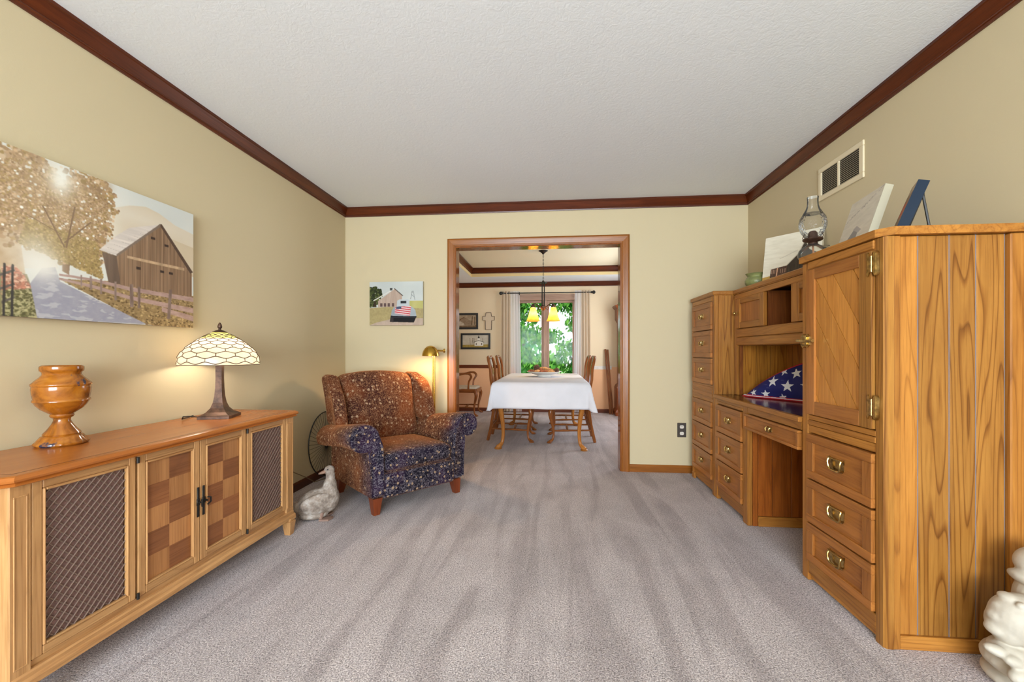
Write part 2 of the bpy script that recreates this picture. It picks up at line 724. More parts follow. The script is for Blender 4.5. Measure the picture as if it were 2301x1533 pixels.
# baseboards
BB = [(0, 0), (.012, 0), (.012, .052), (.009, .060), (.004, .066), (0, .066)]


def base(a, b, inward, mat, name):
    return crown(BB, a, b, inward, mat, name, mitre=(0, 0))


dbase_y = wood('dark_base_wood', (70, 30, 16), (100, 48, 26), 'y', 0.35, 0.15)
dbase_x = wood('dark_base_wood', (92, 44, 24), (124, 64, 34), 'x', 0.35, 0.15)
base((XL, YN), (XL, YB), (1, 0), dbase_y, 'baseboard_left')
base((XR, YN), (XR, YB), (-1, 0), dbase_y, 'baseboard_right')
base((OX1 + CW, YB), (XR, YB), (0, -1), trim_x, 'baseboard_back')
base((XL, YB), (OX0 - CW, YB), (0, -1), trim_x, 'baseboard_back_left')
base((XL, YF), (XR, YF), (0, -1), dbase_x, 'baseboard_far')
# chair rail on the far wall: fitted on the left, taken off on the right (bare strip)
RAIL = [(0, .775), (.010, .775), (.016, .790), (.020, .806), (.014, .820), (.006, .833), (0, .833)]
crown(RAIL, (XL, YF), (WX0 - .3, YF), (0, -1), dbase_x, 'trim_16', mitre=(0, 0))
mb = MB(bare_strip); mb.box(WX1 + .22, 1.03, YF - .003, YF, .758, .818); struct(mb, 'trim_17')

# dining-room window (frame, mullion, sashes, panes)
win_wood = wood('pale_window_wood', (150, 116, 94), (184, 150, 126), 'z', 0.45, 0.15)
win_wood_x = wood('pale_window_wood', (150, 116, 94), (184, 150, 126), 'x', 0.45, 0.15)


def glass_mat():
    m = NT('window_glass')
    tr = m.n('ShaderNodeBsdfTransparent')
    gl = m.n('ShaderNodeBsdfGlossy')
    gl.inputs['Roughness'].default_value = 0.01
    lw = m.n('ShaderNodeFresnel')
    lw.inputs['IOR'].default_value = 1.45
    mx = m.n('ShaderNodeMixShader')
    fm = m.n('ShaderNodeMath', operation='MULTIPLY'); fm.inputs[1].default_value = 0.12   # coated double glazing
    m.l(lw.outputs[0], fm.inputs[0]); m.l(fm.outputs[0], mx.inputs[0])
    m.l(tr.outputs[0], mx.inputs[1])
    m.l(gl.outputs[0], mx.inputs[2])
    m.l(mx.outputs[0], m.out.inputs['Surface'])
    return m.mat


GLASS = glass_mat()
win = thing('window_1', None, None, ((WX0 + WX1) / 2, YF + .05, WZ0))
win['kind'] = 'structure'
mb = MB(win_wood)
mb.box(WX0, WX0 + .05, YF - .005, YF + T, WZ0, WZ1, bev=.003); mb.box(WX1 - .05, WX1, YF - .005, YF + T, WZ0, WZ1, bev=.003)
mb.box(WX0, WX1, YF - .012, YF + T, 1.975, WZ1, win_wood_x, bev=.004)
mb.box(WX0, WX1, YF - .005, YF + T, WZ0, WZ0 + .05, win_wood_x, bev=.003)
mb.build('window_frame', win)
mb = MB(win_wood)
mb.box(-.157, -.087, YF + .0, YF + T, WZ0, 1.98, bev=.004)
mb.build('mullion', win)
for x0, x1 in ((WX0 + .05, -.157), (-.087, WX1 - .05)):
    mb = MB(win_wood)
    a, b = YF + .035, YF + .07
    mb.box(x0, x0 + .035, a, b, WZ0 + .05, 1.975, bev=.003); mb.box(x1 - .035, x1, a, b, WZ0 + .05, 1.975, bev=.003)
    mb.box(x0 + .035, x1 - .035, a, b, 1.935, 1.975, win_wood_x, bev=.003); mb.box(x0 + .035, x1 - .035, a, b, WZ0 + .05, WZ0 + .09, win_wood_x, bev=.003)
    s = mb.build('sash', win)
    mb = MB(GLASS); mb.box(x0 + .03, x1 - .03, YF + .050, YF + .054, WZ0 + .08, 1.945); mb.build('pane', s)

# windows that only light the rooms (behind the camera / out of sight to the right)
for nm, vert in (('window_2', False), ('window_3', True)):
    w = thing(nm, None, None, (0, 0, 0)); w['kind'] = 'structure'
    mb = MB(win_wood)
    if not vert:
        for x in (-1.6, -.64, .36, 1.34):
            mb.box(x, x + .06, YN - T, YN - .02, .5, 2.3, bev=.003)
        mb.box(-1.6, 1.4, YN - T, YN - .02, .5, .56, win_wood_x); mb.box(-1.6, 1.4, YN - T, YN - .02, 2.24, 2.3, win_wood_x)
    else:
        for y in (5.1, 5.87, 6.64):
            mb.box(XR + .02, XR + T, y, y + .06, .75, 2.15, bev=.003)
        mb.box(XR + .02, XR + T, 5.1, 6.7, .75, .81); mb.box(XR + .02, XR + T, 5.1, 6.7, 2.09, 2.15)
    mb.build('window_frame', w)
# ------------------------------------------------------------------ painted pictures (real flat artwork on canvas blocks)
SS = 2        # painted at twice the size, then averaged down


class Paint:
    def __init__(s, nx, ny, c=(200, 200, 200)):
        nx, ny = nx * SS, ny * SS
        s.nx, s.ny = nx, ny
        u = (np.arange(nx) + .5) / nx
        v = (np.arange(ny) + .5) / ny
        s.U, s.V = np.meshgrid(u, v)
        s.a = np.zeros((ny, nx, 3)) + np.array(c, float)

    def mask(s, poly):
        inside = np.zeros(s.U.shape, bool)
        n = len(poly)
        for i in range(n):
            x0, y0 = poly[i]
            x1, y1 = poly[(i + 1) % n]
            if y0 == y1: continue
            cond = ((y0 > s.V) != (y1 > s.V)) & (s.U < (x1 - x0) * (s.V - y0) / (y1 - y0) + x0)
            inside ^= cond
        return inside

    def smooth_noise(s, fx, fy, seed):
        r = np.random.default_rng(seed)
        gx, gy = max(2, int(fx)) + 2, max(2, int(fy)) + 2
        g = r.random((gy, gx))
        x = s.U * (gx - 2); y = s.V * (gy - 2)
        xi = x.astype(int); yi = y.astype(int)
        xf = x - xi; yf = y - yi
        return (g[yi, xi] * (1 - xf) * (1 - yf) + g[yi, xi + 1] * xf * (1 - yf) + g[yi + 1, xi] * (1 - xf) * yf + g[yi + 1, xi + 1] * xf * yf)

    def fill(s, poly, c, noise=0.0, fx=40, fy=40, seed=1, c2=None, alpha=1.0, thr=None):
        m = s.mask(poly) if poly is not None else np.ones(s.U.shape, bool)
        nz = s.smooth_noise(fx, fy, seed) * .6 + s.smooth_noise(fx * 2.3, fy * 2.3, seed + 1) * .4
        if thr is not None:
            m &= nz > thr
        t = nz[..., None]
        c = np.array(c, float)
        col = c + (np.array(c2, float) - c) * t if c2 is not None else c * (1 + noise * (t - .5) * 2)
        col = np.broadcast_to(col, s.a.shape)
        s.a[m] = s.a[m] * (1 - alpha) + col[m] * alpha

    def glow(s, x, y, rx, ry, c, strength=1.0):
        d = np.exp(-(((s.U - x) / rx) ** 2 + ((s.V - y) / ry) ** 2))[..., None] * strength
        s.a[:] = s.a * (1 - d) + np.array(c, float) * d

    def blobs(s, poly, n, r, cols, asp, seed):
        rr = random.Random(seed)
        xs = [p[0] for p in poly]; ys = [p[1] for p in poly]
        m = s.mask(poly)
        k = 0
        for _ in range(n * 6):
            if k >= n: break
            x = rr.uniform(min(xs), max(xs)); y = rr.uniform(min(ys), max(ys))
            i, j = int(min(max(y, 0), .999) * s.ny), int(min(max(x, 0), .999) * s.nx)
            if not m[i, j]: continue
            k += 1
            q = r * rr.uniform(.5, 1.3)
            rx, ry = int(q * s.nx) + 1, int(q * asp * s.ny) + 1
            i0, i1, j0, j1 = max(0, i - ry), min(s.ny, i + ry + 1), max(0, j - rx), min(s.nx, j + rx + 1)
            yy, xx = np.mgrid[i0:i1, j0:j1]
            e = ((xx - j) / rx) ** 2 + ((yy - i) / ry) ** 2 < 1
            s.a[i0:i1, j0:j1][e] = np.array(cols[rr.randrange(len(cols))], float) * rr.uniform(.9, 1.1)

    def blur(s, n=1):
        for _ in range(n):
            b = np.pad(s.a, ((1, 1), (1, 1), (0, 0)), 'edge')
            s.a = (b[:-2, 1:-1] + b[2:, 1:-1] + b[1:-1, :-2] + b[1:-1, 2:] + 2 * b[1:-1, 1:-1]) / 6

    def fringe(s, poly, n, spread, r, cols, asp, seed):
        rr = random.Random(seed)
        for _ in range(n):
            i = rr.randrange(len(poly))
            (x0, y0), (x1, y1) = poly[i], poly[(i + 1) % len(poly)]
            t = rr.random()
            x, y = x0 + (x1 - x0) * t + rr.gauss(0, spread), y0 + (y1 - y0) * t + rr.gauss(0, spread * asp)
            d = r * rr.uniform(.6, 1.4)
            if .003 < x < .997 and .003 < y < .997:
                s.blobs([(x - d, y - d * asp), (x + d, y - d * asp), (x + d, y + d * asp), (x - d, y + d * asp)], 3, d * .6, cols, asp, rr.randrange(10 ** 6))

    def line(s, x0, y0, x1, y1, w, c, asp=1.0):
        dx, dy = x1 - x0, (y1 - y0) / asp
        L2 = dx * dx + dy * dy + 1e-12
        t = np.clip(((s.U - x0) * dx + (s.V - y0) / asp * dy) / L2, 0, 1)
        d = np.hypot(s.U - x0 - t * dx, (s.V - y0) / asp - t * dy)
        s.a[d < w] = c


art_mats = {}


def art_mat(rough=0.5):
    if rough not in art_mats:
        m = NT('printed_canvas')
        at = m.n('ShaderNodeAttribute', attribute_name='artwork')
        m.l(at.outputs['Color'], m.b.inputs['Base Color'])
        m.set(Roughness=rough)
        m.b.inputs['Specular IOR Level'].default_value = 0.12
        art_mats[rough] = m.mat
    return art_mats[rough]


def art_mesh(name, P, w, h, depth, edge=None, parent=None, at=None, rot=None, rough=0.5, fn=None):
    """canvas block: local x right, z up, front face at y=0 looking to -y, back at y=depth"""
    P.a = P.a.reshape(P.ny // SS, SS, P.nx // SS, SS, 3).mean((1, 3))
    nx, ny = P.nx // SS, P.ny // SS
    xs = np.linspace(-w / 2, w / 2, nx + 1); zs = np.linspace(0, h, ny + 1)
    X, Z = np.meshgrid(xs, zs)
    v = np.stack([X.ravel(), np.zeros(X.size), Z.ravel()], 1).tolist()
    idx = np.arange((nx + 1) * (ny + 1)).reshape(ny + 1, nx + 1)
    f = np.stack([idx[:-1, :-1].ravel(), idx[:-1, 1:].ravel(), idx[1:, 1:].ravel(), idx[1:, :-1].ravel()], 1).tolist()
    lc = np.clip(P.a, 0, 255) / 255.0
    lc = np.where(lc <= .04045, lc / 12.92, ((lc + .055) / 1.055) ** 2.4)
    cols = [np.append(c, 1) for c in lc.reshape(-1, 3)]
    # sides repeat the picture's border colours (wrapped canvas) unless an edge colour is given
    ec = None if edge is None else np.array(lin(edge))
    b = len(v)
    v += [(-w / 2, depth, 0), (w / 2, depth, 0), (w / 2, depth, h), (-w / 2, depth, h)]
    mid = lambda r: ec if ec is not None else np.append(r.reshape(-1, 3).mean(0), 1)
    bot = idx[0, :].tolist(); top = idx[-1, :].tolist(); le = idx[:, 0].tolist(); ri = idx[:, -1].tolist()
    for poly, c in ((bot[::-1] + [b, b + 1], mid(lc[0])), (top + [b + 2, b + 3], mid(lc[-1])), (le + [b + 3, b], mid(lc[:, 0])), (ri[::-1] + [b + 1, b + 2], mid(lc[:, -1])), ([b + 1, b, b + 3, b + 2], np.array(lin((190, 180, 160))))):
        f.append(poly); cols.append(c)
    me = bpy.data.meshes.new(name)
    me.from_pydata(v, [], f)
    ca = me.color_attributes.new('artwork', 'FLOAT_COLOR', 'CORNER')
    tot = np.zeros(len(me.polygons), int)
    me.polygons.foreach_get('loop_total', tot)
    ca.data.foreach_set('color', np.repeat(np.array(cols), tot, axis=0).ravel().astype(np.float32))
    me.materials.append(art_mat(rough))
    me.update()
    o = bpy.data.objects.new(name, me)
    COL.objects.link(o)
    if parent: o.parent = parent
    if at: o.location = at
    if rot: o.rotation_euler = rot
    return o


def barn_lane():
    P = Paint(520, 266, (206, 208, 200))
    Q = {
  'hill':[(0.647, 0.822), (0.715, 0.887), (0.779, 0.92), (0.835, 0.904), (0.908, 0.85), (1.002, 0.822), (1.002, 0.48), (0.647, 0.496)],
  'hill2':[(0.847, 0.737), (1.002, 0.703), (1.002, 0.444), (0.818, 0.573)],
  'roof':[(0.841, 0.816), (0.666, 0.489), (0.606, 0.504), (0.634, 0.566), (0.671, 0.643), (0.715, 0.721)],
  'wall':[(0.666, 0.493), (0.841, 0.811), (0.992, 0.476), (0.992, 0.271), (0.681, 0.281)],
  'side':[(0.616, 0.496), (0.667, 0.488), (0.681, 0.285), (0.638, 0.287)],
  'ridge':[(0.835, 0.817), (0.847, 0.824), (0.998, 0.489), (0.984, 0.473)],
  'ridge2':[(0.666, 0.499), (0.841, 0.824), (0.841, 0.801), (0.666, 0.48)],
  'road':[(0.408, 0.206), (0.438, 0.31), (0.474, 0.331), (0.488, 0.243), (0.784, 0.005), (0.426, -0.003)],
  'grassR':[(0.485, 0.259), (0.686, 0.307), (1.002, 0.279), (1.002, -0.016), (0.779, 0.003)],
  'bushL':[(0.342, 0.281), (0.369, 0.299), (0.391, 0.251), (0.409, 0.184), (0.342, 0.126)],
  'grassL':[(0.36, 0.155), (0.421, 0.173), (0.426, -0.007), (0.342, -0.005), (0.342, 0.142)],
  'fenceL':[(0.342, 0.264), (0.367, 0.302), (0.369, 0.111), (0.353, -0.002), (0.342, -0.005)],
  'houseL':[(0.342, 0.519), (0.379, 0.532), (0.381, 0.295), (0.342, 0.272)],
  'trunk':[(0.494, 0.47), (0.519, 0.481), (0.513, 0.295), (0.493, 0.313)],
  'tree1':[(0.342, 0.933), (0.384, 1.005), (0.424, 0.985), (0.466, 0.93), (0.481, 0.848), (0.535, 0.969), (0.593, 1.008), (0.634, 0.946), (0.652, 0.883), (0.638, 0.682), (0.62, 0.483), (0.568, 0.359), (0.535, 0.418), (0.496, 0.409), (0.466, 0.447), (0.417, 0.449), (0.375, 0.467), (0.342, 0.511)],
  'field':[(0.381, 0.406), (0.474, 0.476), (0.481, 0.326), (0.381, 0.287)],
  'beam':[(0.705, 0.507), (0.954, 0.509), (0.954, 0.486), (0.705, 0.488)],
  'r1':[(0.485, 0.294), (0.593, 0.295), (0.715, 0.276), (1.002, 0.268), (1.002, 0.227), (0.715, 0.246), (0.593, 0.277), (0.485, 0.281)],
  'r2':[(0.485, 0.268), (0.593, 0.25), (0.715, 0.21), (1.002, 0.173), (1.002, 0.126), (0.715, 0.181), (0.593, 0.227), (0.485, 0.254)],
  'r3':[(0.847, 0.153), (1.002, 0.103), (1.002, 0.055), (0.847, 0.116)],
  'p1':[(0.715, 0.297), (0.728, 0.3), (0.73, 0.129), (0.716, 0.126)],
  'p2':[(0.746, 0.285), (0.757, 0.289), (0.756, 0.124), (0.746, 0.122)],
  'p3':[(0.88, 0.303), (0.894, 0.307), (0.886, 0.062), (0.871, 0.059)],
  'p4':[(0.659, 0.299), (0.666, 0.3), (0.667, 0.165), (0.659, 0.163)],
  'p5':[(0.576, 0.308), (0.583, 0.31), (0.584, 0.219), (0.576, 0.217)],
  'p6':[(0.547, 0.307), (0.552, 0.308), (0.552, 0.228), (0.547, 0.227)],
  'p7':[(0.61, 0.302), (0.616, 0.303), (0.616, 0.196), (0.61, 0.194)],
    }
    P.fill(None, (214, 214, 206), c2=(196, 200, 196), fx=6, fy=4, seed=3)
    P.fill(Q['hill'], (196, 178, 150), c2=(214, 206, 190), fx=5, fy=5, seed=4)
    P.fill(Q['hill2'], (178, 160, 130), c2=(206, 190, 164), fx=4, fy=6, seed=5)
    P.glow(.62, .62, .06, .25, (224, 220, 206), .8)
    P.fill(Q['field'], (216, 212, 204), c2=(196, 186, 166), fx=14, fy=10, seed=6)
    P.fill(Q['houseL'], (196, 180, 158), c2=(176, 160, 150), fx=6, fy=10, seed=7)
    P.fill([(0, .2), (.40, .2), (.38, .52), (0, .46)], (178, 150, 116), c2=(206, 188, 158), fx=50, fy=30, seed=8)
    P.fill([(0, 0), (.44, 0), (.40, .26), (0, .28)], (120, 112, 84), c2=(160, 146, 110), fx=60, fy=40, seed=8)
    P.fill(Q['trunk'], (132, 104, 78), .2, 60, 8, 9)
    leaf = [(152, 122, 90), (170, 138, 102), (138, 110, 78), (182, 150, 114), (160, 130, 86), (150, 124, 76), (192, 166, 134)]
    T1 = Q['tree1'] + [(.2, .5), (.0, .42), (.0, 1.0), (.2, 1.0)]
    P.fill(T1, (168, 136, 100), c2=(146, 114, 78), fx=30, fy=20, seed=10)
    P.blobs(T1, 15000, .0030, leaf, 1.8, 11)
    P.fringe(T1, 420, .011, .009, leaf, 1.8, 111)
    for cl in range(26):
        r9 = random.Random(cl); P.glow(.36 + .29 * r9.random(), .5 + .5 * r9.random(), .018, .03, [(122, 94, 64), (196, 168, 132)][cl % 2], .30)
    P.blobs(T1, 260, .0035, [(222, 220, 210), (210, 204, 190)], 1.8, 12)
    P.blobs([(.38, .44), (.62, .3), (.6, .55), (.4, .6)], 2000, .0032, [(148, 126, 76), (140, 116, 72), (168, 142, 92)], 1.8, 13)
    for a in ((.50, .47, .44, .70), (.505, .47, .53, .75), (.5, .5, .58, .68), (.49, .55, .40, .62)):
        P.line(*a, .0025, (110, 84, 62), .5)
    P.glow(.488, .90, .035, .10, (236, 236, 226), .95)
    P.fill(Q['grassR'], (128, 106, 70), c2=(160, 134, 92), fx=120, fy=50, seed=14)
    P.blobs(Q['grassR'], 900, .004, [(104, 84, 54), (176, 150, 104), (120, 98, 66)], 1.2, 15)
    P.fill(Q['bushL'], (170, 120, 100), c2=(196, 150, 124), fx=80, fy=50, seed=16)
    P.blobs(Q['bushL'], 500, .0035, [(186, 122, 98), (150, 104, 84), (206, 166, 140)], 1.6, 17)
    P.fill(Q['grassL'], (112, 106, 72), c2=(150, 142, 100), fx=120, fy=60, seed=18)
    P.blobs(Q['grassL'], 500, .0035, [(96, 92, 60), (166, 158, 116)], 1.6, 19)
    for y in (.05, .13, .21):
        P.line(.30, y - .02, .368, y + .06, .0032, (96, 88, 80), 2.0)
    for x in (.345, .364):
        P.line(x, .0, x + .002, .30, .0030, (62, 58, 54), 2.0)
    P.fill(Q['road'], (158, 156, 164), c2=(142, 141, 154), fx=80, fy=60, seed=21)
    P.fill(Q['road'], (200, 198, 196), fx=34, fy=52, seed=22, thr=.62, alpha=.45)
    P.glow(.44, .32, .05, .09, (228, 226, 216), .9)
    P.glow(.42, .42, .06, .12, (226, 222, 212), .5)
    P.fill(Q['roof'], (222, 212, 202), c2=(186, 176, 168), fx=10, fy=64, seed=23)
    for i in range(9):
        t = i / 9
        P.line(.61 + t * .22, .50 + t * .30, .66 + t * .175, .49 + t * .31, .0012, (150, 138, 130), .5)
    P.fill(Q['side'], (86, 70, 58), c2=(116, 96, 80), fx=90, fy=4, seed=24)
    P.fill(Q['wall'], (112, 86, 64), c2=(160, 130, 102), fx=200, fy=3, seed=25)
    m = P.mask(Q['wall'])
    st = (np.abs((P.U * 62) % 1.0) < .12) & m
    P.a[st] *= .74
    P.fill(Q['beam'], (176, 148, 116), .2, 60, 8, 26)
    P.fill(Q['ridge'], (84, 66, 54)); P.fill(Q['ridge2'], (120, 104, 92))
    for x, y in ((.80, .68), (.86, .65), (.74, .42), (.84, .43), (.88, .43)):
        P.fill([(x, y), (x + .018, y), (x + .018, y + .02), (x, y + .02)], (60, 46, 38))
    for k in ('r1', 'r2', 'r3'):
        P.fill(Q[k], (150, 122, 114), c2=(184, 156, 144), fx=50, fy=60, seed=27)
    for k in ('p1', 'p2', 'p3', 'p4', 'p5', 'p6', 'p7'):
        P.fill(Q[k], (104, 84, 74), c2=(160, 140, 130), fx=100, fy=10, seed=28)
    P.glow(.46, .8, .22, .5, (226, 218, 200), .22)
    # far part of the lane, left of the frame
    P.fill([(.0, .0), (.34, 0), (.34, .12), (.0, .2)], (112, 106, 72), c2=(150, 142, 100), fx=90, fy=40, seed=29)
    P.blur(2)
    return P


t = art_mesh('canvas_print', barn_lane(), 1.212, .613, .035, parent=None, at=(XL + .038, .9 + .606, 1.205), rot=(0, 0, PI / 2))
tag(t, 'large frameless canvas of a barn and fenced lane under tan trees on the left wall', 'picture')


def truck_art():
    P = Paint(150, 120, (188, 192, 186))
    P.fill(None, (196, 200, 196), c2=(178, 184, 182), fx=4, fy=4, seed=31)
    g = [(0, .40), (.3, .42), (1, .55), (1, 0), (0, 0)]
    P.fill(g, (176, 160, 112), c2=(146, 132, 92), fx=40, fy=30, seed=32)
    P.fill([(.7, .56), (1, .56), (1, .38), (.7, .4)], (166, 164, 96), c2=(186, 178, 120), fx=12, fy=6, seed=33)
    P.fill([(0, .0), (1, 0), (1, .16), (.4, .14), (.12, .06)], (176, 156, 140), .06, 20, 8, 34)
    P.blobs([(0, .42), (0, .86), (.12, .88), (.2, .82), (.24, .68), (.16, .55), (.1, .42)], 260, .02, [(70, 78, 40), (50, 58, 30), (96, 100, 58), (40, 44, 28)], 1.2, 35)
    P.fill([(.07, .42), (.13, .42), (.12, .56), (.08, .56)], (56, 46, 34))
    P.fill([(.16, .42), (.16, .56), (.47, .83), (.61, .68), (.61, .42)], (160, 138, 124), c2=(186, 166, 150), fx=60, fy=4, seed=36)
    P.line(.08, .57, .47, .84, .010, (206, 204, 196)); P.line(.47, .84, .62, .68, .010, (92, 84, 78))
    for x in (.2, .27, .34, .42):
        P.fill([(x, .43), (x + .045, .43), (x + .045, .51), (x, .51)], (92, 74, 72))
    P.fill([(.385, .80), (.43, .80), (.43, .86), (.385, .86)], (70, 70, 68))
    for a in ((.77, .60, .80, .78), (.85, .58, .82, .78), (.79, .7, .84, .64)):
        P.line(*a, .006, (140, 146, 146))
    P.fill([(.785, .74), (.83, .74), (.83, .77), (.785, .77)], (150, 154, 152))
    P.fill([(.51, .42), (.52, .56), (.56, .59), (.72, .59), (.75, .56), (.75, .42)], (176, 184, 188), .05, 6, 6, 37)
    P.fill([(.585, .50), (.69, .50), (.69, .56), (.585, .56)], (44, 48, 50))
    P.fill([(.40, .20), (.42, .34), (.46, .42), (.80, .42), (.86, .34), (.88, .20)], (150, 158, 164), .1, 8, 8, 38)
    P.fill([(.38, .08), (.40, .22), (.88, .20), (.83, .06)], (26, 24, 26))
    P.fill([(.40, .17), (.88, .17), (.88, .21), (.40, .21)], (44, 44, 48))
    P.fill([(.38, .08), (.45, .07), (.45, .17), (.40, .17)], (52, 46, 46))
    fl = [(.47, .27), (.49, .42), (.78, .44), (.76, .21)]
    P.fill(fl, (214, 196, 196))
    m = P.mask(fl)
    st = (((P.V + P.U * .18) * 21) % 1 < .5) & m
    P.a[st] = (190, 66, 72)
    P.fill([(.50, .37), (.505, .425), (.60, .43), (.595, .375)], (66, 76, 100))
    return P


t = art_mesh('canvas_print', truck_art(), .516, .408, .030, at=(-1.457, YB - .033, 1.322), rot=(0, 0, 0))
tag(t, 'small canvas of an old truck with a flag before a barn on the back wall', 'picture')

# ------------------------------------------------------------------ sideboard along the left wall
sb = thing('sideboard', 'long fruitwood sideboard with latticed outer doors and checkered middle doors', 'sideboard', (-1.73, 1.72, 0))
mb = MB(wal_z)
mb.box(-1.945, -1.566, 1.075, 2.375, .13, .70)
mb.box(-1.945, -1.545, 1.062, 1.076, .13, .70); mb.box(-1.945, -1.545, 2.374, 2.388, .13, .70)
mb.box(-1.566, -1.548, 1.076, 2.374, .67, .70, wal_y); mb.box(-1.566, -1.548, 1.076, 2.374, .13, .155, wal_y)
mb.build('case', sb)
for y0, y1 in ((1.060, 1.114), (2.322, 2.390)):
    mb = MB(wal_z)
    mb.box(-1.57, -1.538, y0, y1, .13, .692, bev=.003)
    for a, b in ((y0 + .010, y0 + .014), (y1 - .014, y1 - .010)):
        mb.box(-1.5385, -1.536, a, b, .16, .655, bev=.001)
    for z in (.157, .655):
        mb.box(-1.5385, -1.536, y0 + .010, y1 - .010, z, z + .004, bev=.001)
    mb.build('pilaster', sb)


def clip(x0, x1, y0, y1, c):
    return [(x0, y0), (x1 - c, y0), (x1, y0 + c), (x1, y1 - c), (x1 - c, y1), (x0, y1)]


mb = MB(top_y)
pr = [(.012, .692), (.004, .696), (.010, .702), (0, .708), (-.002, .714), (.004, .722), (.010, .725)]
mb.loft([[(x, y, z) for x, y in clip(-1.955, -1.508 - o, 1.030 + o, 2.412 - o, .022)] for o, z in pr], smooth=False)
ob = mb.build('tabletop', sb)
mb = MB(plain('inlay_line', (96, 54, 28), .3))
for q in ((-1.548, -1.546, 1.075, 2.370), (-1.90, -1.548, 1.073, 1.075), (-1.90, -1.548, 2.370, 2.372)):
    mb.box(*q, .7245, .7254)
mb.build('inlay', sb)
mb = MB(wal_y)
mb.loft([[(x, y, z) for x, y in clip(-1.95, -1.53 + o, 1.05 - o, 2.395 + o, .012)] for o, z in ((0, .09), (.006, .095), (.006, .112), (-.002, .120), (-.002, .131), (-.008, .136))], smooth=False)
mb.build('plinth', sb)
for y in (1.075, 2.345):
    for x in (-1.545, -1.925):
        mb = MB(wal_z)
        w0, w1 = .026, .017
        cx, cy = x, y + .012
        mb.loft([[(cx - w, cy - w, z), (cx + w, cy - w, z), (cx + w, cy + w, z), (cx - w, cy + w, z)] for w, z in ((w1, 0), (w0, .078), (w0 * .8, .080), (w0 * .8, .086), (w0, .088), (w0, .10))], smooth=False)
        mb.build('leg', sb)

cane_back = plain('grille_cloth', (122, 92, 86), 0.9, var=0.12, vscale=90)
lattice = plain('lattice_cane', (116, 94, 82), 0.55)
XF = -1.540
doors = [(1.116, 1.432, 'g'), (1.440, 1.7185, 'c'), (1.7215, 2.000, 'c'), (2.008, 2.320, 'g')]
for di, (y0, y1, kind) in enumerate(doors):
    z0, z1 = .158, .690
    fw = .027 if kind == 'g' else .030
    mb = MB(wal_z)
    mb.box(XF - .02, XF, y0, y0 + fw, z0, z1, bev=.003); mb.box(XF - .02, XF, y1 - fw, y1, z0, z1, bev=.003)
    mb.box(XF - .02, XF, y0 + fw, y1 - fw, z1 - fw, z1, wal_y, bev=.003); mb.box(XF - .02, XF, y0 + fw, y1 - fw, z0, z0 + fw, wal_y, bev=.003)
    b0, b1, c0, c1 = y0 + fw, y1 - fw, z0 + fw, z1 - fw
    q = .008
    for (a, b, c, d, mt) in ((b0, b0 + q, c0, c1, wal_z), (b1 - q, b1, c0, c1, wal_z), (b0 + q, b1 - q, c0, c0 + q, wal_y), (b0 + q, b1 - q, c1 - q, c1, wal_y)):
        mb.box(XF - .012, XF + .003, a, b, c, d, mt, bev=.003)
    d = mb.build('door', sb)
    b0 += q; b1 -= q; c0 += q; c1 -= q
    if kind == 'g':
        mb = MB(cane_back)
        # quilted cloth swelling between the lattice bars
        mb.box(XF - .020, XF - .012, b0, b1, c0, c1)
        p = .027
        w, h = b1 - b0, c1 - c0
        ca, sa = math.cos(.80), math.sin(.80)
        k = -60
        for sg in (1, -1):
            for k in range(-40, 60):
                # line: y = k*p + sg*z/tan
                pts = []
                m_ = sg * ca / sa
                for zz in (0, h):
                    pts.append((k * p + m_ * zz, zz))
                (ya, za), (yb, zb) = pts
                # clip in y
                def cl(ya, za, yb, zb):
                    t0, t1 = 0.0, 1.0
                    dy = yb - ya
                    if abs(dy) < 1e-9: return None
                    for e, s_ in ((0, 1), (w, -1)):
                        t = (e - ya) / dy
                        if dy * s_ > 0: t0 = max(t0, t)
                        else: t1 = min(t1, t)
                    if t0 >= t1: return None
                    return (ya + dy * t0, za + (zb - za) * t0, ya + dy * t1, za + (zb - za) * t1)
                r = cl(ya, za, yb, zb)
                if r:
                    xx = XF - .0085 + .0016 * sg
                    mb.tube([(xx, b0 + r[0], c0 + r[1]), (xx, b0 + r[2], c0 + r[3])], .0023, 5, lattice)
        g = mb.build('grille', d)
        g['label'] = 'diamond lattice over brown cloth'
    else:
        mb = MB(veneer_d)
        ny, nz = 2, 5
        for i in range(ny):
            for j in range(nz):
                mb.box(XF - .018, XF - .010, b0 + (b1 - b0) * i / ny, b0 + (b1 - b0) * (i + 1) / ny, c0 + (c1 - c0) * j / nz, c0 + (c1 - c0) * (j + 1) / nz, veneer_l if (i + j + (0 if di == 2 else 1)) % 2 else veneer_d)
        g = mb.build('panel', d)
        g['label'] = 'checkered two-tone veneer panel'
        hy = y1 - .012 if di == 1 else y0 + .014
        mb = MB(iron)
        mb.box(XF, XF + .004, hy - .006, hy + .006, .355, .485, bev=.002)
        mb.box(XF, XF + .006, hy - .009, hy + .009, .405, .435, bev=.003)
        mb.tube([(XF + .005, hy, .42), (XF + .022, hy, .42)], .004, 8)
        mb.tube([(XF + .022, hy, .435), (XF + .024, hy + (.014 if di == 2 else -.004), .43), (XF + .023, hy + (.016 if di == 2 else -.002), .41), (XF + .022, hy, .402)], .0035, 8)
        g = mb.build('handle', d)
        g['label'] = 'dark iron pull on a long backplate'
    hg = y1 + .004 if di == 0 else (y0 - .004 if di == 3 else None)
    if hg:
        for z in (.672, .165):
            mb = MB(iron)
            mb.tube([(XF + .004, hg, z - .010), (XF + .004, hg, z + .012)], .005, 8)
            mb.build('hinge', d)

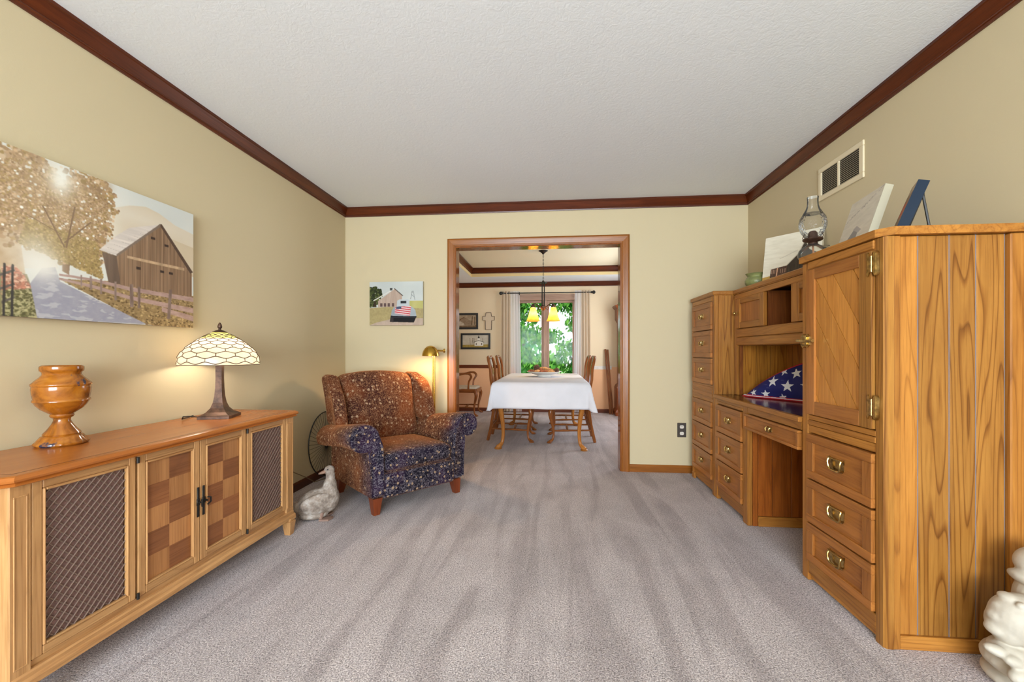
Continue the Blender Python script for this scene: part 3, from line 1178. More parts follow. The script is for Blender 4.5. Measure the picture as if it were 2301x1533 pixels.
# ------------------------------------------------------------------ glazed urn
def glaze():
    m = NT('amber_glaze')
    v = m.coord()
    f = m.noise(v, 14, 5, 0.6, 0.8)
    r = m.ramp([(0.3, lin((84, 42, 10))), (0.5, lin((148, 86, 22))), (0.72, lin((178, 114, 38)))])
    m.l(f, r.inputs[0])
    g = m.noise(v, 11, 4, 0.55, 0.5)
    r2 = m.ramp([(0.60, (0, 0, 0)), (0.64, (1, 1, 1))])
    m.l(g, r2.inputs[0])
    c = m.mix(r2.outputs[0], r.outputs[0], lin((52, 50, 66)))
    m.l(c, m.b.inputs['Base Color'])
    m.set(Roughness=0.13)
    return m.mat


UX, UY = -1.858, 1.44
mb = MB(glaze())
R = .080
prof = [(0, 0), (.070, 0), (.075, .006), (.0745, .011), (.068, .016), (.060, .030), (.058, .034), (.051, .038), (.053, .042), (.050, .047), (.040, .060), (.029, .078), (.0235, .092), (.0245, .100), (.031, .104), (.034, .110), (.032, .116), (.040, .122),
        (.058, .136), (.070, .152), (.075, .162), (.079, .166), (.0785, .172), (.076, .175), (.079, .192), (.081, .212), (.080, .222), (.083, .226), (.083, .231), (.079, .236), (.070, .246), (.060, .256), (.053, .266), (.054, .274), (.060, .280), (.061, .288), (.060, .296), (.055, .300), (.050, .294), (.049, .27), (.06, .24), (.066, .2), (.05, .15), (0, .14)]
NR = 72
rings = []
for r, z in prof:
    ring = []
    for k in range(NR):
        a = 2 * PI * k / NR
        w = 1.0
        if .005 < z < .034 and r > .05:
            w = 1 + .075 * (abs(math.sin(a * 12)) - .4) * (1 - abs(z - .018) / .018)
        ring.append((UX + r * w * math.cos(a), UY + r * w * math.sin(a), .7255 + z))
    rings.append(ring)
mb.loft(rings)
t = mb.build('urn', loc=(UX, UY, .7255))
tag(t, 'footed amber glazed urn with blue worn patches on the sideboard', 'urn')

# ------------------------------------------------------------------ stained-glass table lamp
LX, LY, LZ = -1.772, 2.105, .7255
lamp = thing('table_lamp', 'lit leaded-glass table lamp with bronze base on the sideboard', 'lamp', (LX, LY, LZ))
mb = MB(bronze)
sec = [(.082, 0), (.082, .013), (.079, .017), (.070, .021), (.052, .032), (.036, .052), (.026, .08), (.0205, .115), (.0175, .16), (.016, .21), (.0165, .27), (.016, .30)]
aa = math.radians(62)
mb.loft([[(LX + r * math.sqrt(2) * .98 * math.cos(aa + PI / 2 * k), LY + r * math.sqrt(2) * .98 * math.sin(aa + PI / 2 * k), LZ + z) for k in range(4)] for r, z in [(s[0] * .92, s[1]) for s in sec]], smooth=False)
mb.build('base', lamp)
mb = MB(bronze)
mb.tube([(LX, LY, LZ + .30), (LX, LY, LZ + .485)], .005, 8)
for s_ in (-1, 1):
    mb.tube([(LX, LY, LZ + .36), (LX + .04 * s_, LY + .02 * s_, LZ + .37)], .006, 8)
mb.build('socket_stem', lamp)


def shade_glass(name, c1, c2, vs=8, trans=0.75):
    m = NT(name)
    m.t.nodes.remove(m.b)
    v = m.coord()
    f = m.noise(v, vs, 3)
    r = m.ramp([(0.35, lin(c1)), (0.65, lin(c2))])
    m.l(f, r.inputs[0])
    tr = m.n('ShaderNodeBsdfTranslucent')
    df = m.n('ShaderNodeBsdfDiffuse')
    gl = m.n('ShaderNodeBsdfGlossy')
    gl.inputs['Roughness'].default_value = 0.25
    m.l(r.outputs[0], tr.inputs[0]); m.l(r.outputs[0], df.inputs[0])
    a = m.n('ShaderNodeMixShader'); a.inputs[0].default_value = trans
    m.l(df.outputs[0], a.inputs[1]); m.l(tr.outputs[0], a.inputs[2])
    b = m.n('ShaderNodeMixShader'); b.inputs[0].default_value = 0.06
    m.l(a.outputs[0], b.inputs[1]); m.l(gl.outputs[0], b.inputs[2])
    m.l(b.outputs[0], m.out.inputs['Surface'])
    return m.mat


SR = .182
def dome(t):
    """t 0 rim .. 1 crown -> (r, z)"""
    pts = [(0, SR, .281), (.10, SR * 1.005, .302), (.20, SR * .985, .323), (.32, SR * .92, .347), (.46, SR * .80, .373), (.60, SR * .645, .398), (.74, SR * .48, .421), (.86, SR * .33, .438), (1.0, SR * .16, .455)]
    for i in range(len(pts) - 1):
        if pts[i][0] <= t <= pts[i + 1][0]:
            u = (t - pts[i][0]) / (pts[i + 1][0] - pts[i][0])
            return (pts[i][1] + (pts[i + 1][1] - pts[i][1]) * u, pts[i][2] + (pts[i + 1][2] - pts[i][2]) * u)
    return (pts[-1][1], pts[-1][2])


cream_glass = shade_glass('cream_shade_glass', (204, 184, 158), (214, 196, 170), 30)
top_glass = shade_glass('yellow_green_shade_glass', (160, 164, 84), (186, 184, 110), 60)
mb = MB(cream_glass)
n = 64
for j in range(24):
    t0, t1 = j / 24, (j + 1) / 24
    (r0, z0), (r1, z1) = dome(t0), dome(t1)
    ring = [[(LX + r * math.cos(2 * PI * k / n), LY + r * math.sin(2 * PI * k / n), LZ + z) for k in range(n)] for r, z in ((r0, z0), (r1, z1))]
    mb.loft(ring, top_glass if t0 > .72 else cream_glass, True, True, False)
shade = mb.build('shade', lamp, recalc=False)
shade['label'] = 'lit cream glass shade, yellow-green near the crown'
mb = MB(plain('lead_came', (96, 78, 64), .5, .3))
NC = 13
rows = [.06, .195, .325, .445, .55, .64, .72, .79, .85, .90]
def dpt(t, a, off=.0012):
    r, z = dome(max(0, min(1, t)))
    return (LX + (r + off) * math.cos(a), LY + (r + off) * math.sin(a), LZ + z + off * .5)
for j, t in enumerate(rows):
    amp = .030 * (1 - .55 * t)
    ph = 0 if j % 2 else PI
    mb.tube([dpt(t + amp * math.cos(NC * a + ph) * (1 if True else 0), a) for a in [2 * PI * k / (NC * 8) for k in range(NC * 8)]], .0022, 4, closed=True)
    if j < len(rows) - 1:
        for k in range(NC):
            a = (2 * PI * k - ph + 0) / NC   # crest of this row
            ta, tb = t + amp, rows[j + 1] - .030 * (1 - .55 * rows[j + 1])
            mb.tube([dpt(ta, a), dpt(tb, a)], .0022, 4)
for t in (0.004,):
    mb.tube([dpt(t, 2 * PI * k / 64) for k in range(64)], .002, 5, closed=True)
g = mb.build('lead_lines', shade)
mb = MB(bronze)
mb.lathe([(0, .452), (.034, .452), (.036, .455), (.020, .464), (.007, .468), (.006, .474), (.010, .478), (.011, .486), (.0085, .496), (.004, .505), (0, .508)], (LX, LY, LZ), 20)
mb.build('finial', lamp)
mb = MB(black)
mb.tube([(LX - .04, LY - .062, LZ + .008), (LX - .07, LY - .12, LZ + .022), (LX - .095, LY - .125, LZ + .020), (LX - .115, LY - .11, LZ + .006), (LX - .15, LY - .02, LZ + .005), (-1.945, LY + .02, LZ + .004)], .003, 6)
mb.build('cord', lamp)
for s_ in (-1, 1):
    point_light('table_lamp_bulb', (LX + .045 * s_, LY + .022 * s_, LZ + .345), 1.0, (1.0, .88, .72), .03, lamp)

# lamp cord running down behind the sideboard to the corner outlet
mb = MB(plain('brown_cord', (120, 100, 70), 0.5))
mb.tube([(-1.953, 2.40, .50), (-1.955, 2.62, .40), (-1.952, 2.85, .27), (-1.950, 3.05, .15), (-1.948, 3.2, .07), (-1.93, 3.28, .012), (-1.90, 3.42, .004), (-1.87, 3.56, .004)], .0032, 6)
t = mb.build('cord', loc=(-1.95, 2.9, .2))
tag(t, 'thin brown cord slanting down the left wall beside the wire wheel', 'cord')

# ------------------------------------------------------------------ wire wheel leaning on the left wall
wh = thing('wire_wheel', 'thin dark wire wheel with radial spokes leaning on the wall behind the armchair', 'wheel', (XL + .03, 3.48, 0))
cz, cyw, RW = .285, 3.48, .270
lean = .012
def wp(r, a):
    z = cz + r * math.sin(a)
    return (XL + .018 + (.55 - z) * .05, cyw + r * math.cos(a), z)
mb = MB(iron)
mb.tube([wp(RW, 2 * PI * k / 72) for k in range(72)], .0045, 6, closed=True)
mb.build('rim', wh)
mb = MB(iron)
for k in range(44):
    a = 2 * PI * k / 44
    mb.tube([wp(.03, a + .12), wp(RW, a)], .0016, 4)
mb.build('spokes', wh)
mb = MB(iron)
mb.tube([wp(.03, 2 * PI * k / 20) for k in range(20)], .004, 6, closed=True)
c = wp(0, 0)
mb.tube([(c[0] - .006, c[1], c[2]), (c[0] + .03, c[1], c[2] + .002)], .007, 8)
mb.build('hub', wh)

# ------------------------------------------------------------------ stone goose
def goose_mat():
    m = NT('weathered_stone')
    v = m.coord()
    f = m.noise(v, 26, 6, 0.7)
    r = m.ramp([(0.3, lin((106, 92, 82))), (0.5, lin((148, 134, 122))), (0.7, lin((184, 176, 168)))])
    m.l(f, r.inputs[0])
    m.l(r.outputs[0], m.b.inputs['Base Color'])
    m.set(Roughness=0.8)
    vo = m.n('ShaderNodeTexVoronoi'); vo.inputs['Scale'].default_value = 70
    m.l(v, vo.inputs['Vector'])
    m.bump(vo.outputs['Distance'], 0.35, 0.008)
    return m.mat


GO = goose_mat()
goose = thing('goose_statue', 'grey stone goose standing between the sideboard and the armchair', 'statue', (-1.50, 2.60, 0), (0, 0, math.radians(28)))
mb = MB(GO)   # local: +x is the way the breast faces
mb.ball((-.015, 0, .105), (.125, .078, .085), 24, 16, rot=(0, -.28, 0))
mb.ball((-.105, 0, .085), (.075, .050, .040), 20, 12, rot=(0, .18, 0))
mb.ball((.055, 0, .125), (.070, .064, .090), 20, 14)
mb.ball((.066, 0, .19), (.044, .042, .075), 20, 14)
mb.ball((.068, .004, .255), (.029, .028, .070), 16, 12)
mb.ball((.062, .012, .302), (.034, .032, .030), 18, 12)
mb.ball((-.02, -.060, .125), (.095, .024, .046), 18, 12, rot=(0, -.30, 0))
mb.ball((-.02, .060, .125), (.095, .024, .046), 18, 12, rot=(0, -.30, 0))
mb.ball((-.03, 0, .03), (.09, .062, .03), 18, 10)
body = mb.build('body', goose, local=True)
remeshed(body, .006, 3)
mb = MB(plain('stone_beak', (150, 118, 100), 0.7))
mb.loft([[(.042 - .042 * s_ + q * .0045 * w, .010 - .012 * s_ - q * .016 * w, .297 - .010 * s_ + e * .012 * h) for q, e in ((-1, 0), (-.6, .8), (.6, .8), (1, 0), (.6, -.8), (-.6, -.8))] for s_, w, h in ((0, 1.25, 1.1), (.4, 1.05, .8), (.85, .95, .5), (1.05, .5, .3))])
mb.build('beak', goose, local=True)
for s_ in (-1, 1):
    mb = MB(plain('stone_feet', (140, 112, 98), 0.7))
    cy = .045 * s_
    mb.loft([[(.00, cy - .018, z0), (.055, cy - .034, z0), (.075, cy - .012, z0), (.085, cy + .008, z0), (.070, cy + .026, z0), (.01, cy + .018, z0)] for z0 in (0.001, .012)], smooth=False)
    mb.tube([(.01, cy, .008), (.02, cy, .05)], .012, 8)
    mb.build('foot', goose, local=True)
for yy in (-.017, .041):
    mb = MB(black); mb.ball((.052, yy, .312), .0042, 8, 6); mb.build('eye', goose, local=True)

# ------------------------------------------------------------------ armchair
def velvet():
    m = NT('floral_chenille')
    v = m.coord()
    nz = m.n('ShaderNodeTexNoise'); nz.inputs['Scale'].default_value = 5; nz.inputs['Detail'].default_value = 2
    m.l(v, nz.inputs['Vector'])
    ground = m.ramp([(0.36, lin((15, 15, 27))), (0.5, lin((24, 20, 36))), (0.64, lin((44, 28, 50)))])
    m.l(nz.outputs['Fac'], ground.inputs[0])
    # lamp warmth painted into the colour: navy and plum in front, rust behind
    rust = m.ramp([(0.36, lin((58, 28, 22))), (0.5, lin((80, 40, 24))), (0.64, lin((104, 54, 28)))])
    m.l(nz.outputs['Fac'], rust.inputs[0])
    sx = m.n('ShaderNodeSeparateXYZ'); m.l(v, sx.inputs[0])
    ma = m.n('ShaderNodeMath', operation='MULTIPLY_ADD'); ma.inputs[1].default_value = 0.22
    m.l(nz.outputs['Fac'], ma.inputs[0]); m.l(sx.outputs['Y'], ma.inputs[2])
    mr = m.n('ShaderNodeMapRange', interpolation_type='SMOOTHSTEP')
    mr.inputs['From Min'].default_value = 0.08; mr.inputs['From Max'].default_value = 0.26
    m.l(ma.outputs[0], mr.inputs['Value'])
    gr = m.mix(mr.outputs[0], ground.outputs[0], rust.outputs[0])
    vc = m.mix(mr.outputs[0], lin((104, 96, 104)), lin((134, 98, 70)))
    # trailing vines: warped cell edges
    wv = m.n('ShaderNodeTexNoise'); wv.inputs['Scale'].default_value = 40; wv.inputs['Detail'].default_value = 1
    m.l(v, wv.inputs['Vector'])
    sc = m.n('ShaderNodeVectorMath', operation='SCALE'); sc.inputs['Scale'].default_value = 0.016
    m.l(wv.outputs['Color'], sc.inputs[0])
    ad = m.n('ShaderNodeVectorMath', operation='ADD')
    m.l(v, ad.inputs[0]); m.l(sc.outputs[0], ad.inputs[1])
    vine = m.ramp([(0.445, (0, 0, 0)), (0.488, (1, 1, 1)), (0.512, (1, 1, 1)), (0.555, (0, 0, 0))])
    m.l(m.noise(v, 46, 1.0, 0.5, 1.2), vine.inputs[0])
    vf = m.n('ShaderNodeTexVoronoi'); vf.inputs['Scale'].default_value = 26; vf.inputs['Randomness'].default_value = 0.6
    m.l(ad.outputs[0], vf.inputs['Vector'])
    fl = m.ramp([(0.18, (1, 1, 1)), (0.26, (0, 0, 0))])
    m.l(vf.outputs['Distance'], fl.inputs[0])
    c = m.mix(vine.outputs[0], gr, vc)
    c = m.mix(fl.outputs[0], c, lin((156, 130, 104)))
    m.l(c, m.b.inputs['Base Color'])
    m.set(Roughness=0.9)
    m.b.inputs['Sheen Weight'].default_value = 0.35
    m.b.inputs['Sheen Roughness'].default_value = 0.4
    m.b.inputs['Sheen Tint'].default_value = lin((226, 150, 96))
    m.b.inputs['Specular IOR Level'].default_value = 0.15
    bm_ = m.mix(0.5, vine.outputs[0], fl.outputs[0], 'ADD')
    m.bump(bm_, 0.35, 0.004)
    return m.mat


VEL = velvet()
leg_red = wood('mahogany_leg', (92, 40, 20), (136, 66, 34), 'z', 0.3, 0.2)
# local axes: x = sitter's right-to-left across the front (as seen), y = towards the back, z up
arm = thing('armchair', 'wingback armchair in dark floral fabric in the back left corner', 'armchair', (-.9725, 2.959, 0), (0, 0, math.atan2(.750, .661)))
BT = .62          # depth to the outside of the back at seat level


def lean(y, z):   # the back rakes backwards with height
    return y + max(0, z - .36) * .30


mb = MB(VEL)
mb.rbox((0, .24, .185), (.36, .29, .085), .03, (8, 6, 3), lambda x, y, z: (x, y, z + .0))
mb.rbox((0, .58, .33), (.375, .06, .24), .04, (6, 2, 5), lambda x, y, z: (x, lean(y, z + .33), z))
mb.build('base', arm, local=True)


def back_fn(x, y, z):
    zz = z + .62
    crown_ = (1 - (x / .34) ** 2) * .045 * max(0, (zz - .5) / .4)
    bulge = -.028 * math.cos(x / .31 * PI / 2) * math.cos((z) / .30 * PI / 2) if y < 0 else 0
    return (x * (1 + .04 * (zz - .4)), lean(y + bulge, zz), z + crown_)


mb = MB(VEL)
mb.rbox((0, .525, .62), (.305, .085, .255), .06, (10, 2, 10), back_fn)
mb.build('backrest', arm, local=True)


def wing_fn(sg):
    def fn(x, y, z):
        zz = z + .70
        # rounded wing: front edge falls back towards the top
        k = max(0, (zz - .70) / .2)
        yy = y
        if y < 0:
            yy = y * (1 - .55 * k * k)
        flare = sg * (.035 * max(0, -y) / .15 + .012 * k)
        drop = -.06 * max(0, -y) / .16 * k
        return (x + flare, lean(yy, zz), z + drop)
    return fn


for sg in (-1, 1):
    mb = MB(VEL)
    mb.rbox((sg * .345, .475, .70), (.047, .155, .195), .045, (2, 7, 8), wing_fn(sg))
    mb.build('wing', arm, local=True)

# scroll arms: cross-section swept from the back to the front
def arm_section(sg, k):
    pts = []
    cx, cz, r = .408, .512, .092 * (0.90 + .10 * k)
    pts.append((.278, .12))
    pts.append((.278, .40))
    pts.append((.284, .46))
    for a in np.linspace(150, -120, 16):
        pts.append((cx + r * 1.08 * math.cos(math.radians(a)), cz + r * math.sin(math.radians(a))))
    pts.append((.375, .40))
    pts.append((.368, .28))
    pts.append((.366, .12))
    return [(sg * x, z) for x, z in pts]


for sg in (-1, 1):
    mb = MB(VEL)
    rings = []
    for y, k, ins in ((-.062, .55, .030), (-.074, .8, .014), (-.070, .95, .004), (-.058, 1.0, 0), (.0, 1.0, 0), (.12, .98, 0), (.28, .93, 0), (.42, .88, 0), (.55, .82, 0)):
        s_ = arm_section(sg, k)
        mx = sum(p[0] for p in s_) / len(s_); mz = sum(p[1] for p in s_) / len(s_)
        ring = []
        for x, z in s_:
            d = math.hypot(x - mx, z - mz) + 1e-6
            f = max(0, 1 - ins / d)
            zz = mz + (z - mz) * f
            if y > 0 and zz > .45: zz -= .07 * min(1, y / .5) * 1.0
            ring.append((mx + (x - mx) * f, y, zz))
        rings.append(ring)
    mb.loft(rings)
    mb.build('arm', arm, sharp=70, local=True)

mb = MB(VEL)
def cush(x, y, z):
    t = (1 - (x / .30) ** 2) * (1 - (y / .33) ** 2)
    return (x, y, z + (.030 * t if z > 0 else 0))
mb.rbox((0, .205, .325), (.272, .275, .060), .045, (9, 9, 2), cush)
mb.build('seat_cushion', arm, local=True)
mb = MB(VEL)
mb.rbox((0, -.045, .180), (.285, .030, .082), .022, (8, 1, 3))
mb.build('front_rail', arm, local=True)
for sx in (-1, 1):
    for y, yo in ((-.02, -.014), (.545, .030)):
        mb = MB(leg_red)
        x = sx * .318
        mb.loft([[(x + sx * o - w, y + yo * q - w, z), (x + sx * o + w, y + yo * q - w, z), (x + sx * o + w, y + yo * q + w, z), (x + sx * o - w, y + yo * q + w, z)] for w, z, q, o in ((.020, 0, 1, .006), (.034, .108, 0, 0))], smooth=False)
        mb.build('leg', arm, local=True)

# ------------------------------------------------------------------ brass pharmacy floor lamp
FX, FY = -1.055, 3.70
fl = thing('floor_lamp', 'slim brass reading lamp with domed shade between armchair and doorway', 'lamp', (FX, FY, 0))
mb = MB(polished_brass)
mb.lathe([(0, 0), (.11, 0), (.112, .008), (.10, .016), (.03, .022), (.014, .035), (0, .035)], (FX, FY, 0), 32)
mb.build('base', fl)
for dx in (-.0075, .0075):
    mb = MB(polished_brass); mb.tube([(FX + dx, FY, .03), (FX + dx, FY, 1.075)], .006, 10); mb.build('pole', fl)
mb = MB(polished_brass)
mb.ball((FX + .008, FY, 1.08), .016, 12, 8)
mb.tube([(FX, FY, 1.08), (FX + .06, FY - .01, 1.083), (FX + .098, FY - .02, 1.082)], .006, 8)
mb.ball((FX + .100, FY - .02, 1.082), (.010, .016, .020), 10, 8)
mb.tube([(FX + .085, FY - .02, 1.082), (FX + .03, FY - .05, 1.085)], .008, 8)
mb.build('arm', fl)
SX, SY, SZ_ = FX - .008, FY - .075, 1.036
mb = MB(polished_brass)
mb.lathe([(.074, 0), (.0755, .002), (.073, .020), (.066, .042), (.052, .066), (.034, .082), (.014, .090), (.0005, .091)], (SX, SY, SZ_), 36, caps=False)
sh = mb.build('shade', fl)
point_light('reading_bulb', (SX, SY, SZ_ + .018), 7.5, (1.0, .62, .28), .025, fl)

# ------------------------------------------------------------------ wall outlet
ot = thing('wall_outlet', 'dark outlet plate with two white sockets low on the back wall', 'outlet', (1.142, YB, .379))
mb = MB(plain('dark_plate', (70, 62, 56), 0.35, .3)); mb.box(1.104, 1.180, YB - .006, YB, .315, .443, bev=.003); mb.build('cover_plate', ot)
for z in (.350, .408):
    mb = MB(plain('socket_white', (216, 208, 196), 0.4))
    mb.prism([(1.142 + .017 * math.cos(a), z + min(.014, max(-.014, .019 * math.sin(a)))) for a in np.linspace(0, 2 * PI, 25)[:-1]], 'y', YB - .009, YB - .004)
    for dx in (-.006, .006):
        mb.box(1.142 + dx - .001, 1.142 + dx + .001, YB - .0095, YB - .008, z - .001, z + .008, black)
    mb.build('socket', ot)

# ------------------------------------------------------------------ return-air grille on the right wall
vt = thing('vent_grille', 'cream double louvred air vent high on the right wall', 'vent', (XR, 2.683, 2.13))
vent_c = plain('vent_cream', (222, 208, 176), 0.45)
y0, y1, z0, z1 = 2.486, 2.880, 2.033, 2.240
mb = MB(vent_c)
mb.box(XR - .010, XR, y0, y1, z0, z0 + .030, bev=.003); mb.box(XR - .010, XR, y0, y1, z1 - .030, z1, bev=.003)
mb.box(XR - .010, XR, y0, y0 + .034, z0 + .03, z1 - .03, bev=.003); mb.box(XR - .010, XR, y1 - .03, y1, z0 + .03, z1 - .03, bev=.003)
mb.box(XR - .010, XR, 2.686, 2.698, z0 + .03, z1 - .03)
mb.build('frame', vt)
for a, b in ((y0 + .034, 2.686), (2.698, y1 - .03)):
    mb = MB(vent_c)
    mb.box(XR - .0015, XR, a, b, z0 + .03, z1 - .03, black)
    for i in range(13):
        z = z0 + .031 + i * .0109
        mb.loft([[(XR - .009, y, z), (XR - .009, y, z + .0016), (XR - .0018, y, z + .0062), (XR - .0018, y, z + .0048)] for y in (a, b)], smooth=False)
    mb.build('louvres', vt)

# ------------------------------------------------------------------ oak wall units on the right wall
UXF = 1.20


def panel_drawer(name, parent, y0, y1, z0, z1, hw=.075, pull=True, x=UXF, matset=(doak_y, doak_z), rail=.036, stile=.045, hlabel='brass bail pull'):
    mb = MB(matset[0])
    t = .012
    mb.box(x - t, x + .02, y0, y1, z1 - rail, z1, bev=.002); mb.box(x - t, x + .02, y0, y1, z0, z0 + rail, bev=.002)
    mb.box(x - t, x + .02, y0, y0 + stile, z0 + rail, z1 - rail, matset[1], bev=.002); mb.box(x - t, x + .02, y1 - stile, y1, z0 + rail, z1 - rail, matset[1], bev=.002)
    mb.box(x - t + .009, x + .02, y0 + stile, y1 - stile, z0 + rail, z1 - rail, matset[0])
    d = mb.build(name, parent)
    if pull:
        bail(d, (y0 + y1) / 2, (z0 + z1) / 2 + .008, x - t + .009, hw)
    return d


def bail(d, yc, zc, x, w):
    h = w * .62
    mb = MB(brass)
    p = [(yc + a * w / 2, zc + b * h / 2) for a, b in ((-1, 1), (-.8, .75), (.8, .75), (1, 1), (1, .55), (.92, .1), (.95, -.6), (.7, -1), (-.7, -1), (-.95, -.6), (-.92, .1), (-1, .55))]
    mb.prism(p, 'x', x - .003, x)
    for s_ in (-1, 1):
        mb.ball((x - .008, yc + s_ * w * .40, zc + h * .36), .0055, 8, 6)
    mb.tube([(x - .012, yc - w * .42, zc + h * .36), (x - .016, yc - w * .42, zc + h * .1), (x - .013, yc - w * .34, zc - h * .38), (x - .012, yc, zc - h * .45), (x - .013, yc + w * .34, zc - h * .38), (x - .016, yc + w * .42, zc + h * .1), (x - .009, yc + w * .42, zc + h * .36)], .0046, 8, sub=3)
    mb.tube([(x - .008, yc - w * .5, zc + h * .40), (x - .014, yc, zc + h * .40), (x - .008, yc + w * .5, zc + h * .40)], .0036, 8)
    o = mb.build('handle', d)
    return o


def top_slab(parent, x0, x1, y0, y1, name='top', z0=1.497, over=.012, cy=(1, 1)):
    mb = MB(oak_y)
    mb.box(x0 - over, x1, y0 - over * cy[0], y1 + over * cy[1], z0, z0 + .030, bev=.004)
    mb.box(x0 - .004, x0 + .014, y0 + .045, y1 - .028, z0 - .040, z0 - .006, bev=.002)
    mb.box(x0 - .006, x1, y0 + .003, y1 - .003, z0 - .005, z0, bev=.001)
    return mb.build(name, parent)


# --- tower of six drawers
tw = thing('drawer_tower', 'narrow tall oak unit of six drawers in the far right corner', 'cabinet', (1.45, 3.52, 0))
a, b = 3.268, 3.772
mb = MB(oak_z)
mb.box(UXF + .018, XR - .004, a + .012, b - .002, .05, 1.497)
mb.build('case', tw)
mb = MB(oak_z)
mb.box(UXF, UXF + .03, a, a + .044, 0, 1.495, bev=.004); mb.box(UXF, UXF + .03, b - .026, b, 0, 1.495, bev=.004)
mb.box(UXF, UXF + .02, a + .044, b - .026, .692, .82, oak_y)
for z in (.712, .738, .762, .788):
    mb.box(UXF - .003, UXF + .01, a + .044, b - .026, z, z + .018, doak_y, bev=.002)
mb.box(UXF, UXF + .02, a + .044, b - .026, 1.45, 1.495, oak_y)
mb.build('face_frame', tw)
mb = MB(grain_z)
mb.box(UXF + .03, UXF + .056, a, a + .014, 0, 1.495, oak_z, bev=.002)
mb.box(UXF + .056, XR - .004, a + .006, a + .014, .76, 1.495)
mb.build('side_panel', tw)
mb = MB(oak_y)
mb.box(UXF + .012, UXF + .03, a + .044, b - .026, .022, .10); mb.box(UXF - .004, UXF + .02, b - .05, b, 0, .05, oak_z, bev=.004)
mb.build('plinth', tw)
top_slab(tw, UXF, XR - .004, a, b, cy=(0, 1))
for z0, z1 in ((1.243, 1.448), (1.030, 1.236), (.824, 1.022), (.503, .690), (.300, .496), (.108, .292)):
    panel_drawer('drawer', tw, a + .048, b - .03, z0, z1, .060)

# --- desk: pedestal, kneehole, top
dk = thing('desk', 'oak kneehole desk with dark top between drawer tower and armoire', 'desk', (1.45, 2.72, 0))
pa, pb = 2.735, 3.264
mb = MB(oak_z)
mb.box(UXF + .018, XR - .004, pa + .014, pb - .004, .03, .735)
mb.box(XR - .03, XR - .004, 2.172, pa, .0, .735)
mb.build('case', dk)
mb = MB(oak_z)
mb.box(UXF, UXF + .03, pa, pa + .068, 0, .735, bev=.004); mb.box(UXF, UXF + .03, pb - .045, pb, 0, .735, bev=.004)
mb.box(UXF + .004, UXF + .02, pa + .068, pb - .045, .03, .10, oak_y, bev=.002)
mb.box(UXF + .001, UXF + .02, 2.172, pb - .002, .698, .7345, oak_y)
mb.box(UXF - .003, UXF + .01, pa + .07, pb - .045, .703, .716, oak_y, bev=.002)
mb.build('face_frame', dk)
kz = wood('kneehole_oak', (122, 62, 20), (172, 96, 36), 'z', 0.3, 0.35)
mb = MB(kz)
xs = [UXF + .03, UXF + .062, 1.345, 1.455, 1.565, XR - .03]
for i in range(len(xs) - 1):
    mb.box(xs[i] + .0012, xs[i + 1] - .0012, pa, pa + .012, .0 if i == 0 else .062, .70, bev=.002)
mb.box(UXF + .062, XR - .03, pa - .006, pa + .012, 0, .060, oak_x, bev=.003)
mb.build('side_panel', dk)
for z0, z1 in ((.503, .692), (.302, .496), (.107, .294)):
    panel_drawer('drawer', dk, pa + .072, pb - .049, z0, z1, .066)
d = panel_drawer('drawer', dk, 2.180, pa + .036, .598, .692, pull=False, rail=.014, stile=.020)
bail(d, 2.46, .647, UXF - .003, .045)
mb = MB(dark_top)
mb.box(UXF + .012, XR - .004, 2.172, pb - .002, .738, .760)
mb.box(UXF - .015, UXF + .016, 2.168, pb + .001, .7355, .7612, oak_y, bev=.003)
mb.build('top', dk)

# --- hutch on the desk
hu = thing('desk_hutch', 'shallow oak hutch with small doors standing on the desk', 'hutch', (1.5, 2.72, .7605))
HX = 1.338
ha, hb = 2.170, 3.264
mb = MB(oak_z)
hz = wood('hutch_back', (150, 94, 30), (194, 134, 52), 'z', 0.36, 0.8)
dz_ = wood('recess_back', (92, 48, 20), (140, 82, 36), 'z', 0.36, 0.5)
mb.box(XR - .022, XR - .004, ha, hb, .7605, 1.12, hz)
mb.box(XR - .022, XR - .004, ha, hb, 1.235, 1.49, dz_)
mb.box(HX + .01, XR - .004, ha, hb, 1.12, 1.24, oak_y)
mb.build('back', hu)
mb = MB(oak_z)
mb.box(HX, HX + .022, hb - .042, hb, .7605, 1.49, bev=.003)
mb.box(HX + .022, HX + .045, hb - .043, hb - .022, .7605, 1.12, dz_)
hx_ = [HX + .045, 1.476, 1.576, XR - .022]
for i in range(3):
    mb.box(hx_[i] + .001, hx_[i + 1] - .001, hb - .038, hb - .020, .7605, 1.12, hz, bev=.002)
mb.box(HX + .022, XR - .022, hb - .036, hb - .020, 1.235, 1.49)
mb.box(HX, HX + .022, ha, ha + .04, .7605, 1.49, bev=.003)
mb.box(HX - .002, HX + .02, ha, hb - .042, 1.123, 1.178, oak_y, bev=.003); mb.box(HX - .004, HX + .02, ha, hb - .042, 1.181, 1.236, oak_y, bev=.003)
mb.build('face_frame', hu)
for y0, y1, knob in ((2.820, 3.240, 3.215), (2.172, 2.512, None)):
    mb = MB(oak_y)
    x0, x1 = HX - .004, HX + .018
    z0, z1 = 1.242, 1.458
    mb.box(x0, x1, y0, y0 + .06, z0, z1, oak_z, bev=.003); mb.box(x0, x1, y1 - .075, y1, z0, z1, oak_z, bev=.003)
    mb.box(x0, x1, y0 + .06, y1 - .075, z1 - .04, z1, bev=.003); mb.box(x0, x1, y0 + .06, y1 - .075, z0, z0 + .045, bev=.003)
    mb.box(x0 + .010, x1, y0 + .06, y1 - .075, z0 + .045, z1 - .04, doak_z)
    d = mb.build('door', hu)
    if knob:
        mb = MB(brass)
        mb.box(x0 - .003, x0, knob - .016, knob + .016, 1.338, 1.368, bev=.002)
        mb.ball((x0 - .016, knob, 1.353), .011, 10, 8)
        mb.build('knob', d)
